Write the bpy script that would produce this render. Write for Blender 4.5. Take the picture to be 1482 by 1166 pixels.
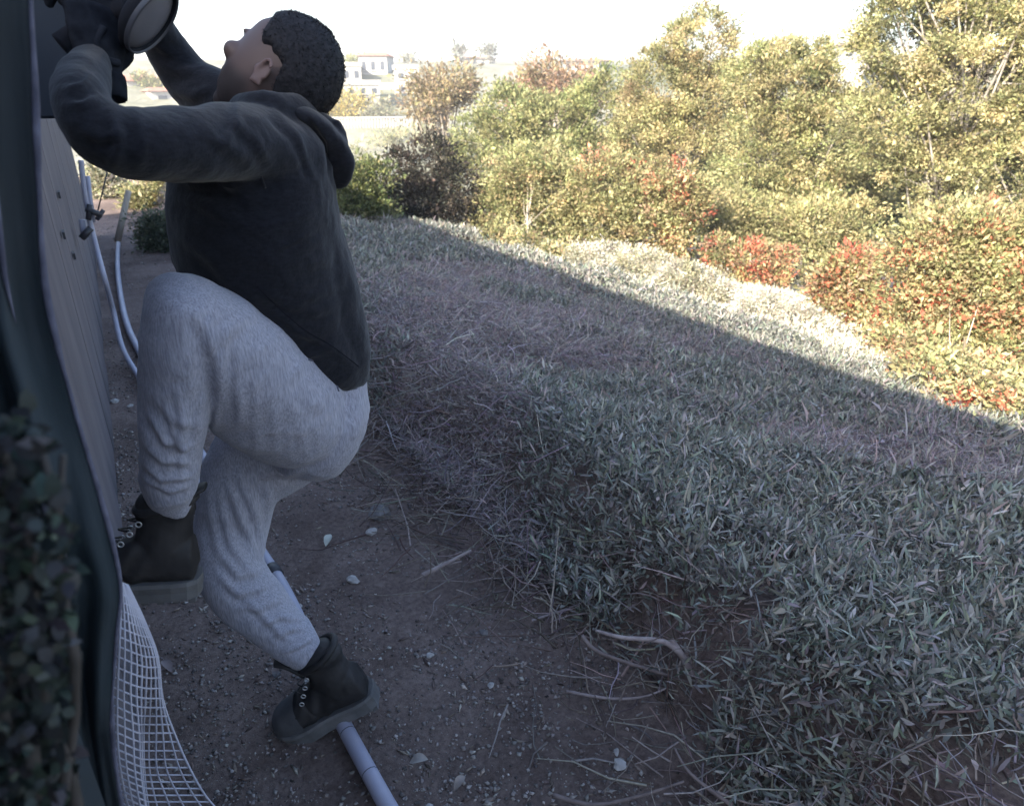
import bpy, bmesh, math, random
import numpy as np
from mathutils import Vector, Matrix

for o in list(bpy.data.objects):
    bpy.data.objects.remove(o)
R_ = np.random.RandomState(7)
random.seed(7)
sc = bpy.context.scene
COL = sc.collection

# ------------------------------------------------------------------ camera
CAMZ = 1.55
YAW, TILT, FPX = math.radians(32.0), math.radians(24.4), 1000.0
cam_d = bpy.data.cameras.new('camera')
cam = bpy.data.objects.new('camera', cam_d)
COL.objects.link(cam)
cam.location = (0, 0, CAMZ)
cam.rotation_euler = (math.pi/2 - TILT, 0, -YAW)
cam_d.sensor_width = 36
cam_d.lens = 36*FPX/1482
cam_d.clip_start = 0.02
cam_d.clip_end = 2000
sc.camera = cam
cam_d.dof.use_dof = True
cam_d.dof.focus_distance = 1.65
cam_d.dof.aperture_fstop = 5.6

# ------------------------------------------------------------------ light
SUN_EL = math.radians(28)
LDX, LDY = 0.93, 0.37                      # horizontal direction the light travels in
w = bpy.data.worlds.new('World')
sc.world = w
w.use_nodes = True
nt = w.node_tree
bg = nt.nodes['Background']
sky = nt.nodes.new('ShaderNodeTexSky')
sky.sky_type = 'NISHITA'
sky.sun_disc = False
sky.sun_elevation = SUN_EL
sky.sun_rotation = math.atan2(-LDX, -LDY)
sky.air_density = 1.0
sky.dust_density = 2.0
sky.ozone_density = 2.0
nt.links.new(sky.outputs[0], bg.inputs[0])
bg.inputs[1].default_value = 0.13
sun_d = bpy.data.lights.new('sun', 'SUN')
sun_d.energy = 4.8
sun_d.angle = math.radians(0.5)
sun_d.color = (1.0, 0.90, 0.74)
sun = bpy.data.objects.new('sun', sun_d)
COL.objects.link(sun)
sdir = Vector((LDX*math.cos(SUN_EL), LDY*math.cos(SUN_EL), -math.sin(SUN_EL)))
sun.rotation_euler = sdir.to_track_quat('-Z', 'Y').to_euler()
sun.location = (-8, -5, 12)
sc.view_settings.view_transform = 'Standard'
sc.view_settings.look = 'None'
sc.view_settings.exposure = 2.03
sc.view_settings.gamma = 1.0
sc.view_settings.use_curve_mapping = False
sc.cycles.max_bounces = 6

HAZE = .0018

# ------------------------------------------------------------------ helpers: rays
FH = np.array([math.sin(YAW), math.cos(YAW), 0.0])
FW = FH*math.cos(TILT) + np.array([0, 0, -math.sin(TILT)])
RT = np.array([math.cos(YAW), -math.sin(YAW), 0.0])
UP = FH*math.sin(TILT) + np.array([0, 0, math.cos(TILT)])
CP = np.array([0, 0, CAMZ])

def ray(px, py):
    return FW + RT*(px-741)/FPX + UP*(583-py)/FPX
def PY(px, py, Y):                         # point of a sight line in the upright plane y = Y
    d = ray(px, py)
    return CP + d*(Y/d[1])
def PD(px, py, D):                         # point of a sight line at ground distance D
    d = ray(px, py)
    return CP + d*(D/math.hypot(d[0], d[1]))
def PZ(px, py, z=0.0):
    d = ray(px, py)
    return CP + d*((z-CAMZ)/d[2])
def zc(p):
    return float(np.dot(np.asarray(p)-CP, FW))
def project(V):
    q = V-CP
    z = q@FW
    return 741+FPX*(q@RT)/z, 583-FPX*(q@UP)/z

def hash2(ix, iy, s=0):
    n = np.sin(ix*127.1+iy*311.7+s*74.7)*43758.5453
    return n-np.floor(n)
def noise2(x, y, s=0):
    x = np.asarray(x, float); y = np.asarray(y, float)
    ix, iy = np.floor(x), np.floor(y)
    fx, fy = x-ix, y-iy
    fx = fx*fx*(3-2*fx); fy = fy*fy*(3-2*fy)
    a = hash2(ix, iy, s); b = hash2(ix+1, iy, s); c = hash2(ix, iy+1, s); d = hash2(ix+1, iy+1, s)
    return (a*(1-fx)+b*fx)*(1-fy)+(c*(1-fx)+d*fx)*fy
def fbm(x, y, s=0, o=4):
    t, a = 0, .5
    for k in range(o):
        t = t+a*noise2(x*2**k, y*2**k, s+k*3); a *= .5
    return t
def sst(t):
    t = np.clip(t, 0, 1)
    return t*t*(3-2*t)

def terr(x, y):
    x = np.asarray(x, float); y = np.asarray(y, float)
    r = np.hypot(x, y)
    edge = 1.06+.16*(noise2(y*1.3, y*0+3.1, 4)-.5)
    z = .27*sst((x-edge)/.26)-.2*np.clip(x-1.35, 0, 11)-.45*np.clip(x-12.35, 0, 14)
    z = z+sst((x-edge)/.5)*(.22*(fbm(x*1.1, y*1.1, 9, 3)-.45))
    far = -3-4*sst((r-20)/25)+12.2*sst((r-42)/75)+2.5*sst((r-117)/80)
    far = far+1.2*(fbm(x*.05, y*.05, 2, 3)-.45)
    t = sst((r-15)/22)
    return z*(1-t)+far*t

# ------------------------------------------------------------------ helpers: objects
def tag(o, label=None, cat=None, group=None, kind=None):
    if label: o['label'] = label
    if cat: o['category'] = cat
    if group: o['group'] = group
    if kind: o['kind'] = kind
    return o
def empty(name, loc, label, cat, group=None, rz=0):
    o = bpy.data.objects.new(name, None)
    o.location = loc
    o.rotation_euler = (0, 0, rz)
    COL.objects.link(o)
    return tag(o, label, cat, group)
def link(name, me, mat, parent=None, smooth=True):
    o = bpy.data.objects.new(name, me)
    if mat is not None and len(me.materials) == 0:
        me.materials.append(mat)
    if smooth and len(me.polygons):
        me.polygons.foreach_set('use_smooth', [True]*len(me.polygons))
    COL.objects.link(o)
    if parent is not None:
        o.parent = parent
        o.matrix_parent_inverse = pinv(parent)
    return o
def pinv(p):
    """meshes are written in world coordinates: undo a top-level parent's placement (a part's own is the identity)"""
    if p.parent is not None: return Matrix.Identity(4)
    return Matrix.LocRotScale(p.location, p.rotation_euler, p.scale).inverted()
def mesh_np(name, V, F, col=None):
    """V (n,3), F (m,k) all the same k"""
    V = np.asarray(V, np.float32); F = np.asarray(F, np.int32)
    me = bpy.data.meshes.new(name)
    me.vertices.add(len(V)); me.vertices.foreach_set('co', V.ravel())
    k = F.shape[1]
    me.loops.add(F.size); me.loops.foreach_set('vertex_index', F.ravel())
    me.polygons.add(len(F))
    me.polygons.foreach_set('loop_start', np.arange(0, F.size, k, dtype=np.int32))
    try: me.polygons.foreach_set('loop_total', np.full(len(F), k, np.int32))
    except Exception: pass
    me.update(calc_edges=True)
    if col is not None: set_col(me, col)
    return me
def set_col(me, col):
    a = me.color_attributes.new('Col', 'FLOAT_COLOR', 'POINT')
    c = np.ones((len(me.vertices), 4), np.float32)
    c[:, :3] = col
    a.data.foreach_set('color', c.ravel())
def bm_mesh(name, bm):
    me = bpy.data.meshes.new(name)
    bm.to_mesh(me); bm.free()
    return me
def add_box(bm, c, s, rot=None, bevel=0):
    r = bmesh.ops.create_cube(bm, size=1.0)
    vs = r['verts']
    M = Matrix.Translation(c) @ (rot.to_4x4() if rot is not None else Matrix.Identity(4)) @ Matrix.Diagonal((s[0], s[1], s[2], 1))
    bmesh.ops.transform(bm, matrix=M, verts=vs)
    if bevel:
        es = list({e for v in vs for e in v.link_edges})
        bmesh.ops.bevel(bm, geom=es, offset=bevel, segments=1, affect='EDGES', profile=.5)
def box_obj(name, c, s, mat, parent=None, bevel=0, rot=None):
    bm = bmesh.new(); add_box(bm, c, s, rot, bevel)
    return link(name, bm_mesh(name, bm), mat, parent, smooth=False)

def tube_np(pts, rad, n=8, cap=True):
    P = np.asarray(pts, float); m = len(P)
    rad = np.full(m, rad) if np.isscalar(rad) else np.asarray(rad, float)
    T = np.gradient(P, axis=0); T /= np.linalg.norm(T, axis=1)[:, None]+1e-9
    u = np.cross(T[0], [0, 0, 1.0])
    if np.linalg.norm(u) < .1: u = np.cross(T[0], [1.0, 0, 0])
    V = []
    for i in range(m):
        u = u-T[i]*np.dot(u, T[i]); u /= np.linalg.norm(u)+1e-9
        v = np.cross(T[i], u)
        a = np.arange(n)*2*math.pi/n
        V.append(P[i]+rad[i]*(np.cos(a)[:, None]*u+np.sin(a)[:, None]*v))
    V = np.concatenate(V)
    F = []
    for i in range(m-1):
        for j in range(n):
            k = (j+1) % n
            F.append((i*n+j, i*n+k, (i+1)*n+k, (i+1)*n+j))
    if cap:
        V = np.concatenate([V, P[:1], P[-1:]])
        c0, c1 = m*n, m*n+1
        for j in range(n):
            k = (j+1) % n
            F.append((c0, k, j, j)); F.append((c1, (m-1)*n+j, (m-1)*n+k, (m-1)*n+k))
    return V, F
class MB:
    """collects pieces into one mesh"""
    def __init__(self): self.V = []; self.F = []; self.n = 0
    def add(self, V, F):
        for f in F:
            g = []
            for i in f:
                if i+self.n not in g: g.append(i+self.n)
            if len(g) > 2: self.F.append(g)
        self.V.extend([tuple(v) for v in V]); self.n += len(V)
    def tube(self, pts, rad, n=8): self.add(*tube_np(pts, rad, n))
    def ell(self, c, r, M=None, nu=20, nv=12):
        V = []
        for i in range(nv+1):
            th = math.pi*i/nv
            for j in range(nu):
                ph = 2*math.pi*j/nu
                V.append((r[0]*math.sin(th)*math.cos(ph), r[1]*math.sin(th)*math.sin(ph), r[2]*math.cos(th)))
        V = np.array(V)
        if M is not None: V = V@np.asarray(M).T
        V = V+np.asarray(c)
        F = [(i*nu+j, (i+1)*nu+j, (i+1)*nu+(j+1) % nu, i*nu+(j+1) % nu) for i in range(nv) for j in range(nu)]
        self.add(V, F)
    def mesh(self, name):
        me = bpy.data.meshes.new(name); me.from_pydata([tuple(map(float, v)) for v in self.V], [], self.F); me.update()
        return me
    def obj(self, name, mat, parent=None, smooth=True):
        return link(name, self.mesh(name), mat, parent, smooth)

def loft(sections, axis=(0, 1, 0), n=24, sub=4):
    """sections: (centre, radius across, radius along axis) -> closed surface, smoothly interpolated, rounded ends"""
    C = np.array([s[0] for s in sections], float)
    A = np.array([s[1] for s in sections], float); B = np.array([s[2] for s in sections], float)
    m = len(C); t = np.arange(m); tt = np.linspace(0, m-1, (m-1)*sub+1)
    def cr(X):
        X = np.asarray(X, float); out = []
        for q in tt:
            i = min(int(q), m-2); f = q-i
            p0 = X[max(i-1, 0)]; p1 = X[i]; p2 = X[i+1]; p3 = X[min(i+2, m-1)]
            out.append(.5*((2*p1)+(-p0+p2)*f+(2*p0-5*p1+4*p2-p3)*f*f+(-p0+3*p1-3*p2+p3)*f**3))
        return np.array(out)
    C, A, B = cr(C), cr(A), cr(B)
    T = np.gradient(C, axis=0); T /= np.linalg.norm(T, axis=1)[:, None]+1e-9
    # rounded ends
    e = [(.38, .92), (.72, .69), (.93, .36)]
    r0, r1 = min(A[0], B[0]), min(A[-1], B[-1])
    Cs = [C[0]-T[0]*r0*.8*k for k, _ in e[::-1]]+list(C)+[C[-1]+T[-1]*r1*.8*k for k, _ in e]
    As = [A[0]*q for _, q in e[::-1]]+list(A)+[A[-1]*q for _, q in e]
    Bs = [B[0]*q for _, q in e[::-1]]+list(B)+[B[-1]*q for _, q in e]
    Ts = [T[0]]*3+list(T)+[T[-1]]*3
    ax = np.asarray(axis, float); V = []
    for c, a, b, tv in zip(Cs, As, Bs, Ts):
        v = ax-tv*np.dot(ax, tv); v /= np.linalg.norm(v)+1e-9
        u = np.cross(tv, v)
        g = np.arange(n)*2*math.pi/n
        V.append(c+a*np.cos(g)[:, None]*u+b*np.sin(g)[:, None]*v)
    m = len(V)
    V = np.concatenate(V+[[Cs[0]], [Cs[-1]]])
    F = []
    for i in range(m-1):
        for j in range(n):
            k = (j+1) % n
            F.append((i*n+j, i*n+k, (i+1)*n+k, (i+1)*n+j))
    for j in range(n):
        k = (j+1) % n
        F.append((m*n, k, j)); F.append((m*n+1, (m-1)*n+j, (m-1)*n+k))
    return V, F

def remesh(name, mb, voxel, smooth_it=6, fac=.5):
    me = mb.mesh('tmp')
    o = bpy.data.objects.new('tmp', me); COL.objects.link(o)
    m = o.modifiers.new('r', 'REMESH'); m.mode = 'VOXEL'; m.voxel_size = voxel
    if smooth_it:
        s = o.modifiers.new('s', 'SMOOTH'); s.factor = fac; s.iterations = smooth_it
    dg = bpy.context.evaluated_depsgraph_get()
    out = bpy.data.meshes.new_from_object(o.evaluated_get(dg))
    out.name = name
    bpy.data.objects.remove(o); bpy.data.meshes.remove(me)
    out.materials.clear()
    return out
def getV(me):
    V = np.empty(len(me.vertices)*3, np.float32); me.vertices.foreach_get('co', V); return V.reshape(-1, 3).astype(float)
def getN(me):
    V = np.empty(len(me.vertices)*3, np.float32); me.vertices.foreach_get('normal', V); return V.reshape(-1, 3).astype(float)
def setV(me, V):
    me.vertices.foreach_set('co', V.astype(np.float32).ravel()); me.update()
def sec(px, py, Y, hw, depth):
    p = PY(px, py, Y)
    return (p, hw*zc(p)/FPX, depth)

def folds(me, strokes, maxf=1.0):
    """cloth folds: raised soft ridges with a valley beside them, along strokes given as sight lines"""
    V, N = getV(me), getN(me)
    x, y = project(V)
    face = np.clip(-(N@FW)*1.6+.15, 0, 1)
    D = np.zeros(len(V))
    for pts, amp, wd in strokes:
        best = np.full(len(V), 1e9); side = np.zeros(len(V)); tt = np.zeros(len(V)); L = 0
        P = np.array(pts, float)
        for i in range(len(P)-1):
            a, b = P[i], P[i+1]; ab = b-a; l2 = ab@ab
            t = np.clip(((x-a[0])*ab[0]+(y-a[1])*ab[1])/l2, 0, 1)
            dx, dy = x-a[0]-t*ab[0], y-a[1]-t*ab[1]
            d = np.hypot(dx, dy); s = np.sign(ab[0]*dy-ab[1]*dx)
            q = d < best
            best[q] = d[q]; side[q] = s[q]; tt[q] = (i+t[q])/(len(P)-1)
        sd = best*side
        env = np.clip(np.sin(np.clip(tt, .02, .98)*math.pi), 0, 1)**.5
        D += amp*env*(np.exp(-(sd/wd)**2)-.75*np.exp(-((sd-1.5*wd)/wd)**2))
    w = fbm((V[:, 0]+V[:, 1])*16, V[:, 2]*16, 71, 4)-.45
    w2 = np.abs(noise2((V[:, 0]-V[:, 1]*.5)*11+V[:, 2]*9, V[:, 2]*22-V[:, 0]*6, 77)-.5)-.2
    setV(me, V+N*(D*face*maxf+.010*w-.006*w2)[:, None])

# ------------------------------------------------------------------ materials
def mat(name, col=(.5, .5, .5), rough=.8, spec=.3, metal=0):
    m = bpy.data.materials.new(name); m.use_nodes = True
    b = m.node_tree.nodes['Principled BSDF']
    b.inputs['Base Color'].default_value = (*col, 1)
    b.inputs['Roughness'].default_value = rough
    b.inputs['Specular IOR Level'].default_value = spec
    b.inputs['Metallic'].default_value = metal
    return m
def nodes(m): return m.node_tree.nodes, m.node_tree.links, m.node_tree.nodes['Principled BSDF']
def noisy(name, c1, c2, scale=8, rough=.85, stretch=(1, 1, 1), bump=.3, bscale=None, detail=6, spec=.25, rot=(0, 0, 0), lo=.35, hi=.65, bdist=.01, c3=None, s3=2.0, metal=0):
    m = mat(name, c1, rough, spec, metal); n, l, b = nodes(m)
    tc = n.new('ShaderNodeTexCoord'); mp = n.new('ShaderNodeMapping'); mp.inputs['Scale'].default_value = stretch; mp.inputs['Rotation'].default_value = rot
    l.new(tc.outputs['Object'], mp.inputs[0])
    nz = n.new('ShaderNodeTexNoise'); nz.inputs['Scale'].default_value = scale; nz.inputs['Detail'].default_value = detail
    l.new(mp.outputs[0], nz.inputs[0])
    cr = n.new('ShaderNodeValToRGB'); cr.color_ramp.elements[0].position = lo; cr.color_ramp.elements[1].position = hi
    cr.color_ramp.elements[0].color = (*c1, 1); cr.color_ramp.elements[1].color = (*c2, 1)
    l.new(nz.outputs[0], cr.inputs[0])
    out = cr.outputs[0]
    if c3 is not None:
        n3 = n.new('ShaderNodeTexNoise'); n3.inputs['Scale'].default_value = s3; n3.inputs['Detail'].default_value = 4
        l.new(tc.outputs['Object'], n3.inputs[0])
        r3 = n.new('ShaderNodeMapRange'); r3.inputs[1].default_value = .45; r3.inputs[2].default_value = .65
        l.new(n3.outputs[0], r3.inputs[0])
        mx = n.new('ShaderNodeMix'); mx.data_type = 'RGBA'; mx.inputs[7].default_value = (*c3, 1)
        l.new(r3.outputs[0], mx.inputs[0]); l.new(out, mx.inputs[6]); out = mx.outputs[2]
    l.new(out, b.inputs['Base Color'])
    if bump:
        bz = n.new('ShaderNodeTexNoise'); bz.inputs['Scale'].default_value = bscale or scale; bz.inputs['Detail'].default_value = 8
        l.new(mp.outputs[0], bz.inputs[0])
        bp = n.new('ShaderNodeBump'); bp.inputs['Strength'].default_value = bump; bp.inputs['Distance'].default_value = bdist
        l.new(bz.outputs[0], bp.inputs['Height']); l.new(bp.outputs[0], b.inputs['Normal'])
    return m
def vcol_mat(name, rough=.6, spec=.25, trans=0.0, nvar=0.0, nscale=60):
    m = mat(name, rough=rough, spec=spec); n, l, b = nodes(m)
    a = n.new('ShaderNodeAttribute'); a.attribute_name = 'Col'
    out = a.outputs['Color']
    if nvar:
        tc = n.new('ShaderNodeTexCoord'); nz = n.new('ShaderNodeTexNoise'); nz.inputs['Scale'].default_value = nscale; nz.inputs['Detail'].default_value = 6
        l.new(tc.outputs['Object'], nz.inputs[0])
        mr = n.new('ShaderNodeMapRange'); mr.inputs[1].default_value = .3; mr.inputs[2].default_value = .7; mr.inputs[3].default_value = 1-nvar; mr.inputs[4].default_value = 1+nvar
        l.new(nz.outputs[0], mr.inputs[0])
        vm = n.new('ShaderNodeVectorMath'); vm.operation = 'SCALE'
        l.new(out, vm.inputs[0]); l.new(mr.outputs[0], vm.inputs['Scale']); out = vm.outputs[0]
    l.new(out, b.inputs['Base Color'])
    if trans:
        t = n.new('ShaderNodeBsdfTranslucent'); l.new(out, t.inputs['Color'])
        ms = n.new('ShaderNodeMixShader'); ms.inputs[0].default_value = trans
        l.new(b.outputs[0], ms.inputs[1]); l.new(t.outputs[0], ms.inputs[2])
        l.new(ms.outputs[0], n['Material Output'].inputs['Surface'])
    return m
M = {}
M['leaf'] = vcol_mat('leaf', .6, .2, .38)
M['cover'] = vcol_mat('cover_leaf', .65, .2, .12)
M['twig'] = vcol_mat('twig_bark', .9, .1, 0, .25, 90)
M['stone'] = noisy('pale_stone', (.30, .29, .28), (.42, .41, .40), 30, bump=.5)
M['gravel'] = vcol_mat('gravel', .9, .15, 0, .2, 200)
M['bark'] = noisy('pale_bark', (.30, .25, .20), (.50, .45, .38), 12, stretch=(1, 1, .2), bump=.6)

def ground_mat():
    m = mat('soil', (.1, .09, .08), .95, .1); n, l, b = nodes(m)
    tc = n.new('ShaderNodeTexCoord')
    def nz(s, d=8, r=.6):
        q = n.new('ShaderNodeTexNoise'); q.inputs['Scale'].default_value = s; q.inputs['Detail'].default_value = d; q.inputs['Roughness'].default_value = r
        l.new(tc.outputs['Object'], q.inputs[0]); return q
    n1, n2, n3 = nz(1.6, 5), nz(55, 8, .75), nz(9, 6)
    c1 = n.new('ShaderNodeValToRGB'); c1.color_ramp.elements[0].position = .35; c1.color_ramp.elements[1].position = .68
    c1.color_ramp.elements[0].color = (.128, .100, .090, 1); c1.color_ramp.elements[1].color = (.270, .220, .198, 1)
    l.new(n2.outputs[0], c1.inputs[0])
    c2 = n.new('ShaderNodeValToRGB'); c2.color_ramp.elements[0].position = .35; c2.color_ramp.elements[1].position = .7
    c2.color_ramp.elements[0].color = (.60, .56, .55, 1); c2.color_ramp.elements[1].color = (1.15, 1.12, 1.12, 1)
    mm = n.new('ShaderNodeMath'); mm.operation = 'ADD'; l.new(n1.outputs[0], mm.inputs[0])
    m2 = n.new('ShaderNodeMath'); m2.operation = 'MULTIPLY_ADD'; m2.inputs[1].default_value = .5; m2.inputs[2].default_value = -.25
    l.new(n3.outputs[0], m2.inputs[0]); l.new(m2.outputs[0], mm.inputs[1]); l.new(mm.outputs[0], c2.inputs[0])
    mx = n.new('ShaderNodeMix'); mx.data_type = 'RGBA'; mx.blend_type = 'MULTIPLY'; mx.inputs[0].default_value = 1
    l.new(c1.outputs[0], mx.inputs[6]); l.new(c2.outputs[0], mx.inputs[7])
    l.new(mx.outputs[2], b.inputs['Base Color'])
    bp = n.new('ShaderNodeBump'); bp.inputs['Strength'].default_value = .9; bp.inputs['Distance'].default_value = .012
    l.new(n2.outputs[0], bp.inputs['Height']); l.new(bp.outputs[0], b.inputs['Normal'])
    return m
M['soil'] = ground_mat()
M['hill'] = noisy('dry_hillside', (.15, .15, .11), (.26, .25, .20), .35, bump=.4, bscale=1.5, bdist=.5, c3=(.11, .12, .075), s3=.08)

# ------------------------------------------------------------------ ground
def axis_pts(a, b, d0, grow=1.09, lim=700):
    p = list(np.arange(a, b, d0)); d = d0
    while p[-1] < lim: d *= grow; p.append(p[-1]+d)
    q = []; d = d0; v = a
    while v > -lim: d *= grow; v -= d; q.append(v)
    return np.array(q[::-1]+p)
gx = axis_pts(-1, 13, .12); gy = axis_pts(-1, 15, .12)
X, Y = np.meshgrid(gx, gy)
Z = terr(X, Y)
inpath = sst((1.02-X)/.1)*sst((X+1.6)/.3)*sst((Y+1.6)/.3)*sst((12.6-Y)/.3)
Z = Z-.05*inpath
nx, ny = len(gx), len(gy)
idx = np.arange(nx*ny).reshape(ny, nx)
F = np.stack([idx[:-1, :-1], idx[:-1, 1:], idx[1:, 1:], idx[1:, :-1]], -1).reshape(-1, 4)
me = mesh_np('ground', np.stack([X, Y, Z], -1).reshape(-1, 3), F)
me.materials.append(M['soil']); me.materials.append(M['hill'])
cx = (X[:-1, :-1]+X[1:, 1:])/2; cy = (Y[:-1, :-1]+Y[1:, 1:])/2
me.polygons.foreach_set('material_index', (np.hypot(cx, cy) > 42).astype(np.int32).ravel())
tag(link('ground', me, None), kind='structure')

def path_z(x, y):
    return .022*(fbm(x*3, y*3, 21, 3)-.45)+.012*(fbm(x*14, y*14, 22, 3)-.45)+.05*sst((x-.85)/.3)
px_ = np.arange(-1.4, 1.24, .02); py_ = np.concatenate([np.arange(-1.4, 4, .02), np.arange(4, 12.4, .06)])
X, Y = np.meshgrid(px_, py_)
nx, ny = len(px_), len(py_)
Z = path_z(X, Y)
idx = np.arange(nx*ny).reshape(ny, nx)
F = np.stack([idx[:-1, :-1], idx[:-1, 1:], idx[1:, 1:], idx[1:, :-1]], -1).reshape(-1, 4)
tag(link('dirt_path', mesh_np('dirt_path', np.stack([X, Y, Z], -1).reshape(-1, 3), F), M['soil']), kind='structure')

# ------------------------------------------------------------------ leaves
def leaf_mesh(name, P, A, Nn, L, W, C, seg=2, curl=.25):
    """P base, A axis, Nn normal hint, L length, W width, C colour"""
    n = len(P)
    A = A/(np.linalg.norm(A, axis=1)[:, None]+1e-9)
    S = np.cross(A, Nn); S /= np.linalg.norm(S, axis=1)[:, None]+1e-9
    N = np.cross(S, A)
    L = L[:, None]; W = W[:, None]
    if seg == 1:
        V = np.stack([P, P+A*L*.5+S*W*.5+N*L*.06, P+A*L+N*L*(-curl*.6), P+A*L*.5-S*W*.5+N*L*.06], 1).reshape(-1, 3)
        F = (np.arange(n)[:, None]*4+np.array([0, 1, 2, 3])).reshape(-1, 4)
        k = 4
    else:
        V = np.stack([P, P+A*L*.33+S*W*.45+N*L*.05, P+A*L*.33-S*W*.45+N*L*.05,
                      P+A*L*.7+S*W*.38-N*L*curl*.25, P+A*L*.7-S*W*.38-N*L*curl*.25, P+A*L-N*L*curl*.8], 1).reshape(-1, 3)
        b = np.arange(n)[:, None]*6
        F = np.concatenate([b+np.array([0, 1, 2, 2]), b+np.array([1, 3, 4, 2]), b+np.array([3, 5, 4, 4])])
        F3a = b+np.array([0, 1, 2]); F3b = b+np.array([3, 5, 4]); F4a = b+np.array([1, 3, 4]); F4b = b+np.array([1, 4, 2])
        F = np.concatenate([F3a, F3b, F4a, F4b]); k = 6
    return mesh_np(name, V, F, np.repeat(C, k, 0))
def rdir(n, up=0.0):
    v = R_.normal(size=(n, 3)); v[:, 2] += up
    return v/np.linalg.norm(v, axis=1)[:, None]
def pal(cols, n, jit=.18, tint=.06):
    c = np.array(cols)[R_.randint(0, len(cols), n)]
    return np.clip(c*(1+jit*R_.normal(size=(n, 1)))*(1+tint*R_.normal(size=(n, 3))), .004, .9)

def canopy(x, y):
    return .05+.22*fbm(x*2.2, y*2.2, 31, 3)
def cover_zone(x, y):
    edge = 1.03+.22*(fbm(y*1.7, y*0+1.7, 14, 3)-.45)
    return x > edge
def ground_cover():
    sets = [(1.0, 3.1, 110000, .036, .0070, 2), (3.1, 6.0, 160000, .040, .0085, 1), (6.0, 12.5, 200000, .052, .014, 1)]
    for i, (d0, d1, n, ll, ww, sg) in enumerate(sets):
        D = np.sqrt(R_.uniform(d0**2, d1**2, n)); az = np.radians(R_.uniform(-1, 82, n))
        x = D*np.sin(az); y = D*np.cos(az)
        hol = (fbm(x*3.1+7, y*3.1, 61, 2) < .37) & (x < 1.55) & (y < 1.7) & (R_.uniform(0, 1, n) < .85)
        k = cover_zone(x, y) & (x < 10.5) & ~hol
        x, y = x[k], y[k]; n = len(x)
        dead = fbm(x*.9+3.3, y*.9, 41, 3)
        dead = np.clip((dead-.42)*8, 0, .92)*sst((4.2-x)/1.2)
        pale = sst((x-4.3-.5*noise2(x*2, y*2, 6))/.5)  # silvery leaves past the shade edge: sunlight put into their paler colour
        h = canopy(x, y)*R_.uniform(.15, 1.0, n)**.6
        z = terr(x, y)+h
        up = np.where(dead > .5, .1, .9)
        A = R_.normal(size=(n, 3)); A[:, 2] = np.abs(A[:, 2])*.8+up*R_.uniform(0, 1.2, n)
        L = ll*R_.lognormal(0, .35, n); W = ww*R_.lognormal(0, .3, n)
        big = sst((x-1.9)/1.0)*sst((2.3-y)/1.2)
        L *= 1+.5*big; W *= 1+.7*big
        W = np.where(dead > .5, W*.5, W)
        green = pal([(.225, .225, .205), (.185, .195, .178), (.27, .265, .24), (.145, .16, .135), (.30, .28, .25), (.19, .21, .17)], n, .3)
        brown = pal([(.25, .21, .215), (.30, .25, .25), (.18, .15, .155), (.33, .28, .26)], n)
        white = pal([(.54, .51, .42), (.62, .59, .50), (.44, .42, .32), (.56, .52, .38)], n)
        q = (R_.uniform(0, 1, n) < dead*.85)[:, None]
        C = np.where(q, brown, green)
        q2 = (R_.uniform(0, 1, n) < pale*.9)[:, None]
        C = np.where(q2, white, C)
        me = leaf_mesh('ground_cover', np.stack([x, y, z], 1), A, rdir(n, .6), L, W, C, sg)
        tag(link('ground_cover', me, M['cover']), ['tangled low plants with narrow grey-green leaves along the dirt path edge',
            'shaded grey-green low plants on the bank with brown dry patches', 'far low silvery plants with sunlight painted into their paler leaf colour'][i], 'ground cover', kind='stuff')
ground_cover()

def twigs(name, n, region, hfun, rad, length, cols, label, cat, nseg=4):
    V = []; F = []; C = []; c = 0
    cc = pal(cols, n)
    for i in range(n):
        x, y = region()
        L = length*random.uniform(.4, 1.4); a = random.uniform(0, 2*math.pi); pit = random.gauss(.1, .28)
        d = np.array([math.cos(a)*math.cos(pit), math.sin(a)*math.cos(pit), math.sin(pit)])
        P = [np.array([x, y, float(hfun(x, y))])]
        for s in range(nseg-1):
            d = d+np.random.normal(0, .22, 3); d /= np.linalg.norm(d)
            P.append(P[-1]+d*L/(nseg-1))
        r = rad*random.uniform(.5, 1.5)
        v, f = tube_np(P, np.linspace(r, r*.35, nseg), 3, cap=False)
        V.append(v); F.append(np.array(f)+c); c += len(v); C.append(np.repeat(cc[i:i+1], len(v), 0))
    me = mesh_np(name, np.concatenate(V), np.concatenate(F), np.concatenate(C))
    return tag(link(name, me, M['twig']), label, cat, kind='stuff')
np.random.seed(3)
def reg_bank():
    while True:
        x = random.uniform(1.0, 3.6); y = random.uniform(.1, 5.2)
        if fbm(np.array([x*.9+3.3]), np.array([y*.9]), 41, 3)[0]+random.uniform(-.12, .05) > .42: return x, y
def reg_edge():
    y = random.uniform(.2, 3.6); return 1.08+random.gauss(0, .16)+.1*(1 if y < 1.4 else 0), y
twigs('dry_twigs', 8500, reg_bank, lambda x, y: terr(x, y)+canopy(x, y)*random.uniform(.4, 1.05), .0022, .16,
      [(.26, .22, .235), (.33, .29, .30), (.20, .16, .165), (.38, .34, .32)], 'patches of dry purplish brown twigs tangled over the shaded bank', 'twigs')
twigs('dry_twigs', 1700, reg_edge, lambda x, y: max(float(terr(x, y)), .02)+random.uniform(0, .07), .003, .2,
      [(.17, .14, .13), (.24, .20, .18), (.12, .09, .08), (.30, .26, .23)], 'dead stems and litter spilling from the bank onto the dirt path', 'twigs')

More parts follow.
